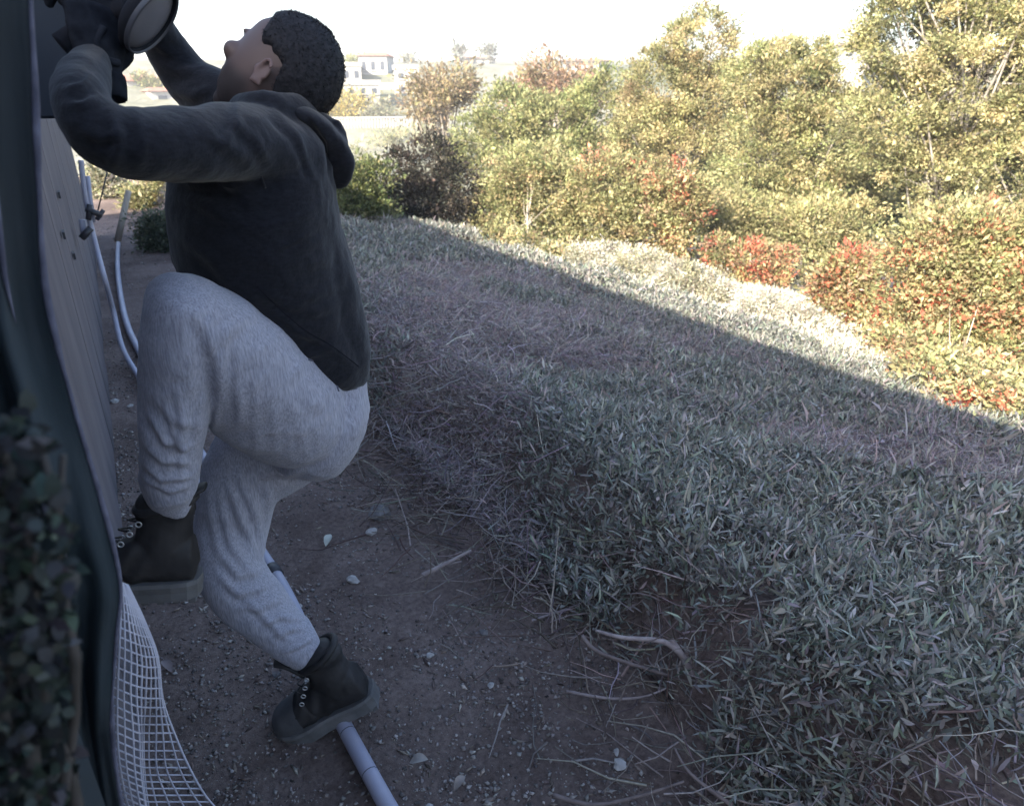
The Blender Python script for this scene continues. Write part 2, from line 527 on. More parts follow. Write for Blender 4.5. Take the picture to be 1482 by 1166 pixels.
# gravel on the path
def gravel(name, n, s0, s1, label, cols, flat=.6, chips=False):
    base = np.array([(1, 0, 0), (-1, 0, 0), (0, 1, 0), (0, -1, 0), (0, 0, 1), (0, 0, -1)], float)
    fc = np.array([(0, 2, 4), (2, 1, 4), (1, 3, 4), (3, 0, 4), (2, 0, 5), (1, 2, 5), (3, 1, 5), (0, 3, 5)])
    D = np.where(R_.uniform(0, 1, n) < .8, R_.uniform(1.02, 5.2, n), R_.uniform(5.2, 11, n)); az = np.radians(R_.uniform(-5, 75, n))
    x = D*np.sin(az); y = D*np.cos(az)
    clump = fbm(x*4, y*4, 51, 3)
    k = (x > -.35) & (x < 1.3) & (clump+R_.uniform(-.15, .15, n) > .38)
    x, y = x[k], y[k]; n = len(x)
    s = R_.uniform(0, 1, n)**2.5*(s1-s0)+s0
    s = s*(1+.12*np.hypot(x, y))
    z = path_z(x, y)+s*.25
    V = base[None]*s[:, None, None]*R_.uniform(.55, 1.3, (n, 6, 1))
    if chips: V[:, :2] *= 2.6; V[:, 2:4] *= .8
    V[:, 4:, 2] *= flat
    V += R_.normal(size=V.shape)*s[:, None, None]*.18
    a = R_.uniform(0, 2*math.pi, n); ca, sa = np.cos(a)[:, None], np.sin(a)[:, None]
    vx = V[:, :, 0]*ca-V[:, :, 1]*sa; vy = V[:, :, 0]*sa+V[:, :, 1]*ca
    V = np.stack([vx+x[:, None], vy+y[:, None], V[:, :, 2]+z[:, None]], -1).reshape(-1, 3)
    Fc = (np.arange(n)[:, None, None]*6+fc[None]).reshape(-1, 3)
    me = mesh_np(name, V, Fc, np.repeat(pal(cols, n, .25, .015), 6, 0))
    return tag(link(name, me, M['gravel'], smooth=False), label, 'gravel', kind='stuff')
gravel('gravel', 80000, .0016, .0070, 'loose gravel and crumbs of soil over the dirt path', [(.19, .17, .16), (.24, .215, .205), (.25, .225, .21), (.13, .115, .11), (.15, .125, .115), (.29, .27, .25)])
gravel('wood_chips', 9000, .0025, .007, 'small wood chips and bits of dry stem strewn on the dirt path', [(.16, .13, .11), (.22, .18, .15), (.12, .09, .08), (.28, .25, .22)], .5, True)

# ------------------------------------------------------------------ trees and bushes
LM = {}
def plant(name, label, cat, lobes, D, cols, n_clump, per, leaf, clump_r, base_px=None, group=None, accents=None, acc=0, trunk=True, bark=None, twigginess=1.0, drop=0, pocket=.0):
    """lobes: (px, py, rx, ry) with ground distance D (or own D as 5th). One crown, one trunk, limbs."""
    if cat in ('bush', 'shrub'): twigginess *= .2
    LB = []
    for lb in lobes:
        d = lb[4] if len(lb) > 4 else D
        c = PD(lb[0], lb[1], d); k = zc(c)/FPX
        LB.append((c, lb[2]*k, lb[3]*k))
    cc = np.mean([b[0] for b in LB], 0)
    if base_px is None:
        bx, by = cc[0], cc[1]
    else:
        q = PD(base_px, 300, D); bx, by = q[0], q[1]
    bz = float(terr(bx, by))
    root = empty(name, (bx, by, bz-.03), label, cat, group)
    wts = np.array([b[1]*b[2] for b in LB]); wts /= wts.sum()
    P = []; A = []; C = []; cl = []
    for _ in range(n_clump):
        c, rh, rv = LB[np.random.choice(len(LB), p=wts)]
        d = np.random.normal(size=3); d /= np.linalg.norm(d)
        rr = random.uniform(.45, 1.0)**.5
        p = c+d*np.array([rh, rh*.9, rv])*rr
        g = float(terr(p[0], p[1]))
        if cat in ('bush', 'shrub') and random.random() < .28: p[2] = g+(p[2]-g)*random.uniform(0, .7)
        if p[2] < g+.05: p[2] = g+random.uniform(.02, .3)
        cl.append((p, d))
    for p, d in cl:
        m = int(per*random.uniform(.6, 1.4))
        cr = clump_r*random.uniform(.6, 1.3)
        q = np.random.normal(size=(m, 3))*cr*.5*np.array([1, 1, .75])
        P.append(p+q)
        a = np.random.normal(size=(m, 3))*.7+d*.8+q/cr*.5; a[:, 2] += .35
        A.append(a)
        col = np.array(cols[np.random.randint(len(cols))])
        cj = np.clip(col*(1+.27*np.random.normal()), .01, .9)
        ccol = cj*(1+.16*np.random.normal(size=(m, 1)))*(1+.05*np.random.normal(size=(m, 3)))
        if accents and random.random() < acc:
            s = np.random.uniform(size=(m, 1)) < .75
            ac = np.array(accents[np.random.randint(len(accents))])*(1+.2*np.random.normal(size=(m, 1)))
            ccol = np.where(s, ac, ccol)
        C.append(np.clip(ccol, .008, .9))
    P = np.concatenate(P); A = np.concatenate(A); C = np.concatenate(C); n = len(P)
    L = leaf*np.random.lognormal(0, .3, n); W = L*np.random.uniform(.32, .55, n)
    me = leaf_mesh('crown', P, A, np.random.normal(size=(n, 3)), L, W, C, 1)
    link('crown', me, M['leaf'], root)
    if trunk:
        mb = MB(); H = cc[2]-bz
        b0 = np.array([bx, by, bz-.05]); top = cc+np.array([0, 0, .1*H])
        mid = (b0+top)/2+np.array([random.uniform(-.06, .06)*H, random.uniform(-.06, .06)*H, 0])
        tr = max(.02, .028*abs(H))
        mb.tube([b0, (b0+mid)/2+np.array([.02*H, 0, 0]), mid, top], [tr, tr*.8, tr*.65, tr*.3], 8)
        mb.obj('trunk', bark or M['bark'], root)
        mb = MB()
        for p, d in cl[:int(n_clump*.28*twigginess)]:
            t = random.uniform(.3, .95); s = mid*(1-t)+top*t if t > .5 else b0*(.5-t)*2+mid*(t*2) if t > .25 else mid
            s = b0+(top-b0)*t
            e = p*.98+s*.02
            mm = (s+e)/2+np.array([random.uniform(-.08, .08), random.uniform(-.08, .08), -.05])*np.linalg.norm(e-s)
            mb.tube([s, mm, e, e+(e-mm)*.15], [tr*.30, tr*.20, tr*.10, tr*.04], 4)
        if mb.n: mb.obj('branches', bark or M['bark'], root)
    return root
np.random.seed(11)
OL = [(.33, .33, .16), (.38, .36, .19), (.32, .30, .15), (.46, .40, .22), (.24, .235, .12)]
GR = [(.24, .26, .12), (.29, .30, .14), (.20, .22, .10), (.32, .31, .15)]
OR = [(.38, .30, .17), (.34, .29, .15), (.30, .27, .13), (.42, .28, .19)]
RED = [(.55, .20, .12), (.58, .27, .17), (.48, .13, .09)]
whbark = noisy('whitish_bark', (.20, .18, .16), (.36, .33, .30), 14, stretch=(1, 1, .2), bump=.4)
plant('olive_tree', 'tallest olive green tree at the right, its top cut by the frame, pale branches showing', 'tree',
      [(1330, 40, 95, 90), (1430, 110, 110, 110), (1300, 180, 80, 80), (1460, 250, 80, 90), (1380, -70, 110, 100), (1500, 0, 90, 110), (1360, 260, 70, 60), (1510, 150, 70, 100)], 11, OL, 900, 190, .041, .17, bark=whbark, twigginess=.55)
plant('olive_tree', 'yellowish green tree left of the tallest one, with a broad flat top', 'tree',
      [(1140, 130, 72, 70), (1190, 200, 70, 80), (1110, 230, 80, 80), (1210, 290, 70, 60), (1150, 300, 80, 50), (1090, 110, 40, 40)], 12.5, OL+GR[:1], 640, 165, .045, .175, bark=whbark, twigginess=.55)
plant('olive_tree', 'pointed yellowish green tree standing highest against the sky in the middle', 'tree',
      [(1015, 75, 52, 60), (960, 130, 60, 60), (1030, 160, 60, 60), (990, 230, 80, 60), (930, 200, 50, 60)], 14.5, OL+OR[:2], 600, 145, .050, .19, bark=whbark, twigginess=.55)
plant('broad_tree', 'lower green tree in front of the brownish crowns, left of the pointed tree', 'tree',
      [(740, 175, 55, 45), (800, 185, 60, 50), (870, 165, 50, 60), (850, 230, 80, 50), (700, 205, 45, 40), (915, 240, 50, 50)], 16, GR+OL[:1], 460, 100, .070, .24)
plant('round_tree', 'small round brownish tree beside the pale terrace on the far slope', 'tree',
      [(640, 128, 48, 26), (665, 118, 34, 20), (620, 150, 36, 24)], 30, [(.30, .23, .15), (.26, .21, .12), (.22, .19, .10)], 150, 40, .14, .5)
plant('round_tree', 'pinkish brown rounded tree behind the green trees', 'tree',
      [(800, 112, 42, 32), (830, 135, 50, 30), (770, 140, 45, 28)], 26, [(.36, .24, .18), (.32, .22, .14), (.26, .21, .12)], 170, 40, .13, .45)
plant('dark_bush', 'dark brown-leaved bush at the far end of the shaded bank', 'bush',
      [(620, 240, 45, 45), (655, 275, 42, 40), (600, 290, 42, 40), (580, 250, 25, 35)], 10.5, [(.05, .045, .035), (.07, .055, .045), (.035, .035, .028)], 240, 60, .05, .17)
plant('leafy_bush', 'rounded bush with sunlit leaves right behind the hooded sweatshirt', 'bush',
      [(512, 262, 32, 32), (528, 300, 32, 34), (495, 300, 30, 40), (545, 260, 22, 26)], 9.6, [(.16, .18, .07), (.11, .13, .06), (.20, .21, .10)], 230, 60, .045, .15)
plant('dense_shrub', 'dense olive shrub with many small upright leaves, left part of the hedge', 'shrub',
      [(745, 265, 50, 45), (800, 285, 55, 48), (720, 300, 40, 34), (780, 235, 40, 30), (720, 345, 32, 18, 9.3), (765, 358, 32, 18, 9.0), (812, 370, 28, 14, 8.6)], 10.4, OL[:3]+OR[:1]+GR[:1], 400, 85, .045, .17)
plant('dense_shrub', 'dense olive shrub touched with reddish leaves, right part of the hedge', 'shrub',
      [(880, 270, 55, 50), (930, 295, 55, 48), (860, 310, 50, 35), (985, 310, 40, 36)], 10.2, OL[:3]+OR[:1], 420, 85, .045, .17, accents=RED, acc=.05)
plant('red_leaf_shrub', 'thin shrub with orange red leaf tips in the gap of the hedge', 'shrub',
      [(965, 262, 30, 30), (1000, 290, 26, 30)], 9.9, OR+OL[:2], 110, 70, .045, .17, accents=RED, acc=.12, trunk=False)
plant('dense_shrub', 'yellow green shrub under the broad flat topped tree', 'shrub',
      [(1060, 310, 50, 35), (1120, 330, 50, 35), (1180, 330, 50, 40), (1240, 330, 40, 40)], 11, OL, 340, 85, .047, .19)
plant('red_leaf_shrub', 'low shrub with red tips just above the pale sunlit plants', 'shrub',
      [(1045, 362, 26, 20), (1085, 375, 34, 24), (1128, 378, 26, 26)], 9.4, OR+GR[:1], 150, 55, .042, .12, accents=RED, acc=.3)
plant('red_leaf_shrub', 'shrub dotted with red leaves at the lower end of the pale strip', 'shrub',
      [(1215, 410, 40, 34), (1255, 450, 40, 36), (1240, 385, 34, 26), (1280, 510, 34, 36)], 7.4, OL[:2]+OR, 320, 60, .042, .13, accents=RED, acc=.25)
plant('red_leaf_shrub', 'largest shrub at the right edge, yellow green leaves with bright red clusters', 'shrub',
      [(1350, 360, 60, 50), (1410, 430, 70, 60), (1340, 470, 55, 60), (1450, 510, 70, 60), (1400, 560, 60, 40), (1500, 420, 60, 80), (1360, 560, 34, 34), (1400, 595, 50, 26, 5.6), (1465, 600, 60, 36, 5.3), (1330, 590, 34, 20, 5.8), (1450, 612, 48, 28, 4.95), (1500, 630, 40, 28, 4.85), (1390, 592, 45, 26, 5.2), (1330, 574, 40, 22, 5.5), (1285, 552, 34, 20, 5.8), (1250, 525, 26, 16, 6.3), (1340, 590, 46, 24, 5.0), (1400, 606, 50, 26, 4.75), (1465, 624, 54, 28, 4.6), (1400, 345, 70, 50), (1470, 370, 60, 60)], 6.4, OL[:4]+OR[:1], 1200, 95, .036, .13, accents=RED, acc=.15, twigginess=.12)
plant('red_leaf_shrub', 'small shrub in the shade line left of the largest red dotted shrub', 'shrub',
      [(1290, 560, 30, 22), (1320, 585, 26, 20)], 5.9, OL[:2]+GR, 70, 50, .04, .12, accents=RED, acc=.2)
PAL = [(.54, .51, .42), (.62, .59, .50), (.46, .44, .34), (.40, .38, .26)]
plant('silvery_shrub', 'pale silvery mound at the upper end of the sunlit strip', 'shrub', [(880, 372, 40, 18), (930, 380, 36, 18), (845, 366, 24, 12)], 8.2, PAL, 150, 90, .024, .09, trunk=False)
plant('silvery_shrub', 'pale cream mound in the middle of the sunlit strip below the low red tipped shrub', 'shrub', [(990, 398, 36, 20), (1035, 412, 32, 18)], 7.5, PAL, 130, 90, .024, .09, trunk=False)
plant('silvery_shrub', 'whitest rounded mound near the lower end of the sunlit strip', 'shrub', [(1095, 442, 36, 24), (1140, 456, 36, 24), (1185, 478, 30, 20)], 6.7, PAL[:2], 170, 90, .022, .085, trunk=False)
# thicket in the gaps under the trees, its colours darkened to stand for shade
plant('thicket', 'olive thicket filling the space behind the hedge and trees', 'thicket',
      [(700+70*k, 250+8*(k % 3), 60, 60, 19) for k in range(12)]+[(1010+60*k, 330+14*(k % 2), 45, 40, 13.5) for k in range(9)]+[(1250, 240, 80, 90, 17), (1420, 300, 90, 90, 15)], 19, [(.11, .12, .055), (.15, .15, .07), (.20, .19, .09)], 900, 45, .12, .42, trunk=False)['kind'] = 'stuff'

# ------------------------------------------------------------------ far slope: houses, terraces, palms
WH = noisy('house_plaster', (.33, .32, .31), (.42, .41, .39), 3, bump=.1)
WIN = mat('window_glass', (.05, .06, .08), .15, .5)
ROOF = noisy('clay_roof', (.30, .13, .09), (.40, .19, .14), 6, bump=.4, bdist=.05)
BROWNR = noisy('brown_roof', (.22, .15, .11), (.30, .21, .15), 6, bump=.4, bdist=.05)
def house(px, D, zb, wdt, dep, h, roof, label, nwin=4, storeys=2, rz=0.0, hip=.9, over=.35):
    wdt *= .64; dep *= .7; h *= .78; hip *= .7
    p = PD(px, 130, D); az = math.atan2(p[0], p[1])
    root = empty('house', (p[0], p[1], zb), label, 'house', 'houses on the far slope', rz=-az+rz)
    base = root.matrix_basis if False else Matrix.LocRotScale(root.location, root.rotation_euler, root.scale)
    def put(name, bm, m, parent=None):
        me = bm_mesh(name, bm); me.transform(base); return link(name, me, m, parent or root, smooth=False)
    bm = bmesh.new(); add_box(bm, (0, 0, h/2-1.5), (wdt, dep, h+3)); put('wall', bm, WH)
    bm = bmesh.new()
    W2, D2, z0 = wdt/2+over, dep/2+over, h+.02
    if roof is not None:
        v = [bm.verts.new(c) for c in ((-W2, -D2, z0), (W2, -D2, z0), (W2, D2, z0), (-W2, D2, z0), (-W2*.6, 0, z0+hip), (W2*.6, 0, z0+hip))]
        for f in ((0, 1, 5, 4), (1, 2, 5), (2, 3, 4, 5), (3, 0, 4), (3, 2, 1, 0)): bm.faces.new([v[i] for i in f])
        put('roof', bm, roof)
    else:
        add_box(bm, (0, 0, h+.25), (wdt+.3, dep+.3, .45)); put('parapet', bm, WH)
    sh = h/storeys
    for s in range(storeys):
        for k in range(nwin):
            x = (k+.5-nwin/2)*wdt/nwin; ww = wdt/nwin*.42
            bm = bmesh.new(); add_box(bm, (x, -dep/2-.02, s*sh+sh*.55), (ww, .12, sh*.42)); put('window', bm, WIN)
            bm = bmesh.new(); add_box(bm, (x, -dep/2-.10, s*sh+sh*.30), (ww+.3, .2, .1)); put('sill', bm, WH)
    return root
def zat(px, py, D): return float(PD(px, py, D)[2])
house(205, 95, zat(205, 150, 95), 7, 8, 2.9, ROOF, 'pink roofed white house seen between the raised arms', 3, 1, .3)
house(228, 88, zat(228, 158, 88), 3.2, 5, 2.2, ROOF, 'small white annex with a reddish roof beside the sleeve of the far arm', 1, 1, .2, .5)
house(500, 95, zat(500, 122, 95), 5.5, 7, 2.4, None, 'white flat topped house just right of the back of the head', 3, 1, .1)
house(548, 100, zat(548, 112, 100), 5.5, 7, 3.0, ROOF, 'white house with a faint pink roof above the terraces', 3, 1, -.2, .7)
house(512, 82, zat(512, 142, 82), 7.5, 5, 1.6, None, 'long low white terrace house below the flat topped one', 4, 1, .15)
house(590, 90, zat(590, 140, 90), 4.5, 6, 3.6, None, 'tall pale house left of the round brownish tree', 2, 2, 0)
house(690, 130, zat(690, 103, 130), 9, 9, 2.2, BROWNR, 'pale house low on the skyline above the round brownish tree', 4, 1, .1, .7)
house(845, 105, zat(845, 110, 105), 9, 8, 2.2, BROWNR, 'pale house with a flat brown roof beside the pinkish rounded tree', 4, 1, 0, .6, .8)
house(1222, 90, zat(1222, 92, 90), 5, 7, 2.0, BROWNR, 'white house corner with a brown eave showing between the tall trees', 3, 1, 0, .5, .6)
# terrace walls and the balustrade
def wall_between(name, pa, pb, D, zt, hgt, label, cat, th=.4):
    a, b = PD(pa, 130, D), PD(pb, 130, D); mid = (a+b)/2; L = math.hypot(*(b-a)[:2]); rz = math.atan2(b[1]-a[1], b[0]-a[0])
    bm = bmesh.new(); add_box(bm, (0, 0, -hgt/2), (L, th, hgt), bevel=.03)
    me = bm_mesh(name, bm); me.transform(Matrix.LocRotScale(Vector((mid[0], mid[1], zt)), Matrix.Rotation(rz, 3, 'Z').to_quaternion(), Vector((1, 1, 1))))
    return link(name, me, WH, None, smooth=False), a, b, zt
o, *_ = wall_between('terrace_wall', 455, 600, 76, zat(520, 190, 76)+.25, 2.0, '', '')
tag(o, 'long white retaining wall under the row of white balusters', 'wall')
o, *_ = wall_between('terrace_wall', 470, 575, 86, zat(520, 120, 86), .7, '', '')
tag(o, 'pale terrace wall between the two rows of white houses', 'wall')
a, b = PD(455, 130, 75.5), PD(600, 130, 75.5); zt = zat(520, 190, 76)+.26
bal = empty('balustrade', tuple(a[:2])+(zt,), 'white balustrade with slim posts on the far terrace', 'balustrade')
bm = bmesh.new(); add_box(bm, (0, 0, 0), (.16, .16, .95)); pm = bm_mesh('baluster', bm)
for k in range(34):
    q = a+(b-a)*k/33
    o = link('baluster', pm, WH, bal, smooth=False); o.location = (q[0], q[1], zt+.47)
bm = bmesh.new(); L = math.hypot(*(b-a)[:2]); add_box(bm, (0, 0, 0), (L, .3, .14)); me = bm_mesh('rail', bm)
me.transform(Matrix.LocRotScale(Vector(((a[0]+b[0])/2, (a[1]+b[1])/2, zt+1.02)), Matrix.Rotation(math.atan2(b[1]-a[1], b[0]-a[0]), 3, 'Z').to_quaternion(), Vector((1, 1, 1))))
link('rail', me, WH, bal, smooth=False)
YE = [(.50, .40, .12), (.42, .34, .10), (.34, .30, .12)]
plant('terrace_bush', 'yellow flowering bush on the far terrace behind the hood', 'bush', [(475, 152, 24, 12), (505, 148, 22, 13), (540, 152, 16, 9)], 79, YE, 90, 30, .3, 1.0, trunk=False)
plant('terrace_tree', 'small green tree above the white house right of the head', 'tree', [(505, 92, 11, 6), (520, 90, 13, 7), (530, 94, 8, 6)], 104, GR, 50, 25, .35, .9)
plant('terrace_tree', 'bushy tree beside the pink roofed house between the arms', 'tree', [(206, 116, 8, 7), (218, 124, 10, 9), (226, 136, 7, 10)], 92, GR+OR[:1], 60, 25, .3, .8)
plant('terrace_tree', 'thin grey shrub in front of the white terrace houses', 'tree', [(553, 158, 12, 12), (538, 165, 10, 8)], 77, [(.30, .29, .20), (.22, .22, .15)], 40, 25, .25, .7)
for px, py, s, l in ((590, 90, 9, 'dark little tree on the skyline left of the pale skyline house'), (664, 74, 7, 'pair of tiny dark trees on the skyline left of the pointed tree'), (707, 72, 8, 'small grey tree on the skyline above the pale skyline house')):
    plant('skyline_tree', l, 'tree', [(px, py, s, s*.6)], 125, [(.20, .20, .16)], 16, 25, .5, 1.2)
plant('slope_scrub', 'dry scrub dotted over the far pale slope', 'scrub', [(520+22*k, 215-(k*37 % 30), 13, 5, 60+(k*7 % 11)) for k in range(9)]+[(150+16*k, 245-(k % 3)*9, 8, 5, 48) for k in range(6)], 60, [(.26, .26, .15), (.32, .30, .18)], 120, 25, .25, .9, trunk=False)['kind'] = 'stuff'

# far end of the path: sunlit plants
plant('path_end_bush', 'sunlit yellowish bush beyond the far end of the dirt path', 'bush', [(232, 290, 22, 16), (205, 312, 16, 12), (250, 268, 26, 12)], 11.5, [(.34, .32, .17), (.26, .26, .12), (.40, .37, .22)], 170, 50, .05, .15, trunk=True)
plant('path_end_bush', 'shaded grey green bush at the foot of the bank near the path end', 'bush', [(262, 335, 26, 26), (240, 365, 18, 18), (222, 330, 16, 18)], 8.2, [(.09, .11, .07), (.12, .13, .08)], 170, 50, .04, .13, trunk=True)
plant('path_end_bush', 'pale dry bush against the fence at the end of the path', 'bush', [(150, 262, 16, 26), (165, 300, 14, 14)], 13, [(.38, .36, .28), (.28, .28, .18)], 110, 40, .06, .2, trunk=True)

# ------------------------------------------------------------------ house outside the frame, behind the fence: its roof shades the path
def side_house():
    root = empty('house', (-6.6, 0, 0), 'plain house behind the fence whose roof shades the path', 'house')
    x1, x0, ya, yb, H = -3.6, -9.6, -11, 7.3, 4.03
    pl = noisy('beige_plaster', (.42, .38, .33), (.50, .46, .40), 4, bump=.2)
    box_obj('wall', ((x0+x1)/2, (ya+yb)/2, H/2), (x1-x0, yb-ya, H), pl, root)
    bm = bmesh.new(); e = .35
    v = [bm.verts.new(c) for c in ((x0-e, ya-e, H+.02), (x1+e, ya-e, H+.02), (x1+e, yb+e, H+.02), (x0-e, yb+e, H+.02), ((x0+x1)/2, ya-e, H+1.7), ((x0+x1)/2, yb+e, H+1.7),)]
    for f in ((0, 4, 5, 3), (1, 2, 5, 4), (0, 1, 4), (2, 3, 5), (3, 2, 1, 0)): bm.faces.new([v[i] for i in f])
    link('roof', bm_mesh('roof', bm), ROOF, root, smooth=False)
    for k in range(4):
        yy = ya+2.2+k*4.3
        f = box_obj('window', (x1+.03, yy, 1.7), (.1, 1.5, 1.2), WIN, root)
        box_obj('sill', (x1+.07, yy, 1.05), (.18, 1.7, .06), WH, f)
side_house()

# ------------------------------------------------------------------ fence at the left
def fx(y): return -.215+.04*y
fa = math.atan2(.04, 1)
fence = empty('board_fence', (fx(1.3), 1.3, 0), 'taupe panel fence running along the left side of the path', 'fence')
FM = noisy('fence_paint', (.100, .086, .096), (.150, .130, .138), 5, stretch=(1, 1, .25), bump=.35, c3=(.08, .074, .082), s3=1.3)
DK = mat('dark_metal', (.035, .035, .04), .5, .4)
bms = []
for v in range(4):
    bm = bmesh.new(); add_box(bm, (0, 0, .86), (.022, .597, 1.72+.01*v), bevel=.003); bms.append(bm_mesh('plank', bm))
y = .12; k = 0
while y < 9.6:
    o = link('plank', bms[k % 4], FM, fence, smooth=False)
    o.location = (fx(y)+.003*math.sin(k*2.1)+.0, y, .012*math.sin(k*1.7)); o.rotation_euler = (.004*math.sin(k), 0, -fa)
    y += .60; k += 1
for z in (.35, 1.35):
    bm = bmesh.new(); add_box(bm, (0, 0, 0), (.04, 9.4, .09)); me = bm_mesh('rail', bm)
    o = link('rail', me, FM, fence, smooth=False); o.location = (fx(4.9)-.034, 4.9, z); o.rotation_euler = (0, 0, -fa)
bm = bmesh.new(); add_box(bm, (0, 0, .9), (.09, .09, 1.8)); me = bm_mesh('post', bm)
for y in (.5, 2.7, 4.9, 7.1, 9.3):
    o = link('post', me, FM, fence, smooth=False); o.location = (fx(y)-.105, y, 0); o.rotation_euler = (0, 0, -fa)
for px, py in ((78, 282), (84, 340), (100, 370)):       # dark fittings on the boards
    d = ray(px, py); t = (.215)/(.04*d[1]-d[0]) if (.04*d[1]-d[0]) > .02 else 5.0
    p = CP+d*t
    box_obj('bracket', (fx(p[1])+.022, p[1], p[2]), (.010, .08, .030), DK, fence)

# foothold rail that carries the raised boot
box_obj('foothold', (-.14, 1.34, .655), (.05, .42, .045), FM, fence, bevel=.004)

# dark shade cloth hung over the near end of the fence
CL = noisy('shade_cloth', (.018, .028, .034), (.030, .041, .050), 18, rough=.75, stretch=(1, 1, .3), bump=.5, c3=(.026, .032, .037), s3=4)
HEM_HIGHLIGHT = noisy('hem_highlight', (.06, .06, .085), (.14, .14, .19), 25, bump=.4)  # lighter lavender tone: highlight streaks painted along the cloth edge and folds
edge = [(40, -120), (44, 0), (50, 100), (55, 250), (62, 400), (78, 480), (98, 560), (125, 650), (151, 735), (167, 800), (178, 856), (170, 900), (166, 960), (160, 1030), (164, 1100), (182, 1200), (200, 1320)]
E = np.array(edge, float)
nv_, nu_ = 110, 26
ii = np.linspace(0, len(E)-1, nv_)
ex = np.interp(ii, range(len(E)), E[:, 0]); ey = np.interp(ii, range(len(E)), E[:, 1])
kk = np.ones(9)/9
exs = np.convolve(np.pad(ex, 4, 'edge'), kk, 'valid')
V = []
for i in range(nv_):
    p = PY(exs[i], ey[i], .84)
    for j in range(nu_):
        u = j/(nu_-1)
        x = p[0]*(1-u)+(-.185)*u
        wv = .020*math.sin(u*11+i*.05)+.012*math.sin(u*23-i*.09+2)+.02*noise2(i*.15, u*6, 3)
        V.append((x, p[1]-.05*u+wv*min(1, u*4)+.0, p[2]+.01*math.sin(u*9)))
idx = np.arange(nv_*nu_).reshape(nv_, nu_)
F = np.stack([idx[:-1, :-1], idx[:-1, 1:], idx[1:, 1:], idx[1:, :-1]], -1).reshape(-1, 4)
V = np.array(V)
cloth = tag(link('shade_cloth', mesh_np('shade_cloth', V, F), CL), 'dark teal shade cloth hanging over the near end of the fence', 'shade cloth')
m = cloth.modifiers.new('s', 'SOLIDIFY'); m.thickness = .004
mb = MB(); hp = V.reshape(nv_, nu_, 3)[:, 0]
mb.tube(hp[::2], [.0016+.0026*noise2(i*.35, 1.2, 5) for i in range(len(hp[::2]))], 8); mb.obj('hem', HEM_HIGHLIGHT, cloth)  # edge tube in the lighter tone draws the light streak on the cloth
for j, (i0, i1, rr) in enumerate(((14, 34, .003), (48, 66, .006))):  # two short tubes, painted highlights on the cloth
    mb = MB(); q = V.reshape(nv_, nu_, 3)[i0:i1, 5+4*j]+np.array([0, -.006, 0])
    mb.tube(q, [rr*math.sin(math.pi*(k+.5)/len(q)) for k in range(len(q))], 6); mb.obj('fold_highlight', HEM_HIGHLIGHT, cloth)
box_obj('gate_post', (-.165, .66, 1.0), (.10, .10, 2.0), mat('gate_post', (.020, .030, .036), .5, .4), None, .006)
tag(bpy.data.objects['gate_post'], 'dark teal metal post at the left edge behind the shade cloth', 'post')

# climbing vine close at the lower left
def vine():
    root = empty('vine', (-.14, .62, 0), 'dark leafy vine crowding the lower left corner in front of the shade cloth', 'vine')
    mb = MB(); P = []; np.random.seed(5)
    for s in range(6):
        pts = []; px = -8+22*s; py = 1250
        for k in range(9):
            pts.append(PY(px+random.gauss(0, 12)-k*2, py-k*74, .42+random.uniform(-.03, .03)))
        pts[0][2] = 0 if pts[0][2] > .2 else pts[0][2]
        mb.tube(pts, np.linspace(.005, .002, 9), 6)
        for p in pts[1:]:
            for _ in range(46): P.append(p+np.random.normal(0, .0145, 3)*np.array([.8, .8, 1.3]))
    mb.obj('stems', noisy('vine_stem', (.04, .035, .03), (.07, .06, .055), 20), root)
    P = np.array(P); n = len(P)
    x, y = project(P); k = (x < 100-np.clip(780-y, 0, 400)*.30) & (P[:, 2] > .05) & (y > 600)
    P = P[k]; n = len(P)
    C = pal([(.018, .028, .024), (.026, .034, .026), (.034, .042, .042), (.02, .02, .02), (.036, .034, .038), (.055, .065, .055)], n, .4)
    A = np.random.normal(size=(n, 3)); A[:, 2] -= .5; A[:, 1] -= .6
    me = leaf_mesh('foliage', P, A, np.array([[0, -1, .4]])+np.random.normal(0, .4, (n, 3)), np.random.uniform(.006, .016, n), np.random.uniform(.005, .010, n), C, 2, .3)
    link('foliage', me, M['cover'], root)
vine()

# ------------------------------------------------------------------ white plastic netting
NETM = noisy('net_plastic', (.36, .36, .43), (.46, .46, .54), 10, rough=.5, bump=.1)
rows = [ # py, then (px, Y) across the strip
 (842, [(174, .99), (176, .99), (178, 1.0), (180, 1.0), (182, 1.0), (184, 1.01)]),
 (880, [(168, .99), (177, .985), (188, .985), (196, .99), (203, 1.0), (208, 1.01)]),
 (930, [(160, .98), (176, .97), (196, .975), (212, .99), (224, 1.01), (228, 1.03)]),
 (990, [(155, .98), (174, .965), (196, .97), (212, 1.0), (229, 1.03), (235, 1.06)]),
 (1040, [(152, .98), (174, .965), (200, .98), (209, 1.05), (232, 1.06), (252, 1.08)]),
 (1090, [(158, .98), (176, .965), (202, .98), (210, 1.07), (234, 1.08), (274, 1.08)]),
 (1130, [(164, .99), (182, .97), (206, .98), (214, 1.08), (250, 1.10), (297, 1.10)]),
 (1170, [(172, 1.0), (192, .98), (214, .99), (222, 1.09), (268, 1.11), (330, 1.12)]),
 (1230, [(190, 1.0), (212, .98), (232, 1.0), (240, 1.09), (290, 1.12), (365, 1.13)])]
G = np.array([[(px, py+.42*min(px-r[0][0], 48), Yv) for px, Yv in r] for py, r in rows], float)
ncol, nrow = 13, 33
cu = np.linspace(0, G.shape[1]-1, ncol); rv = np.linspace(0, G.shape[0]-1, nrow)
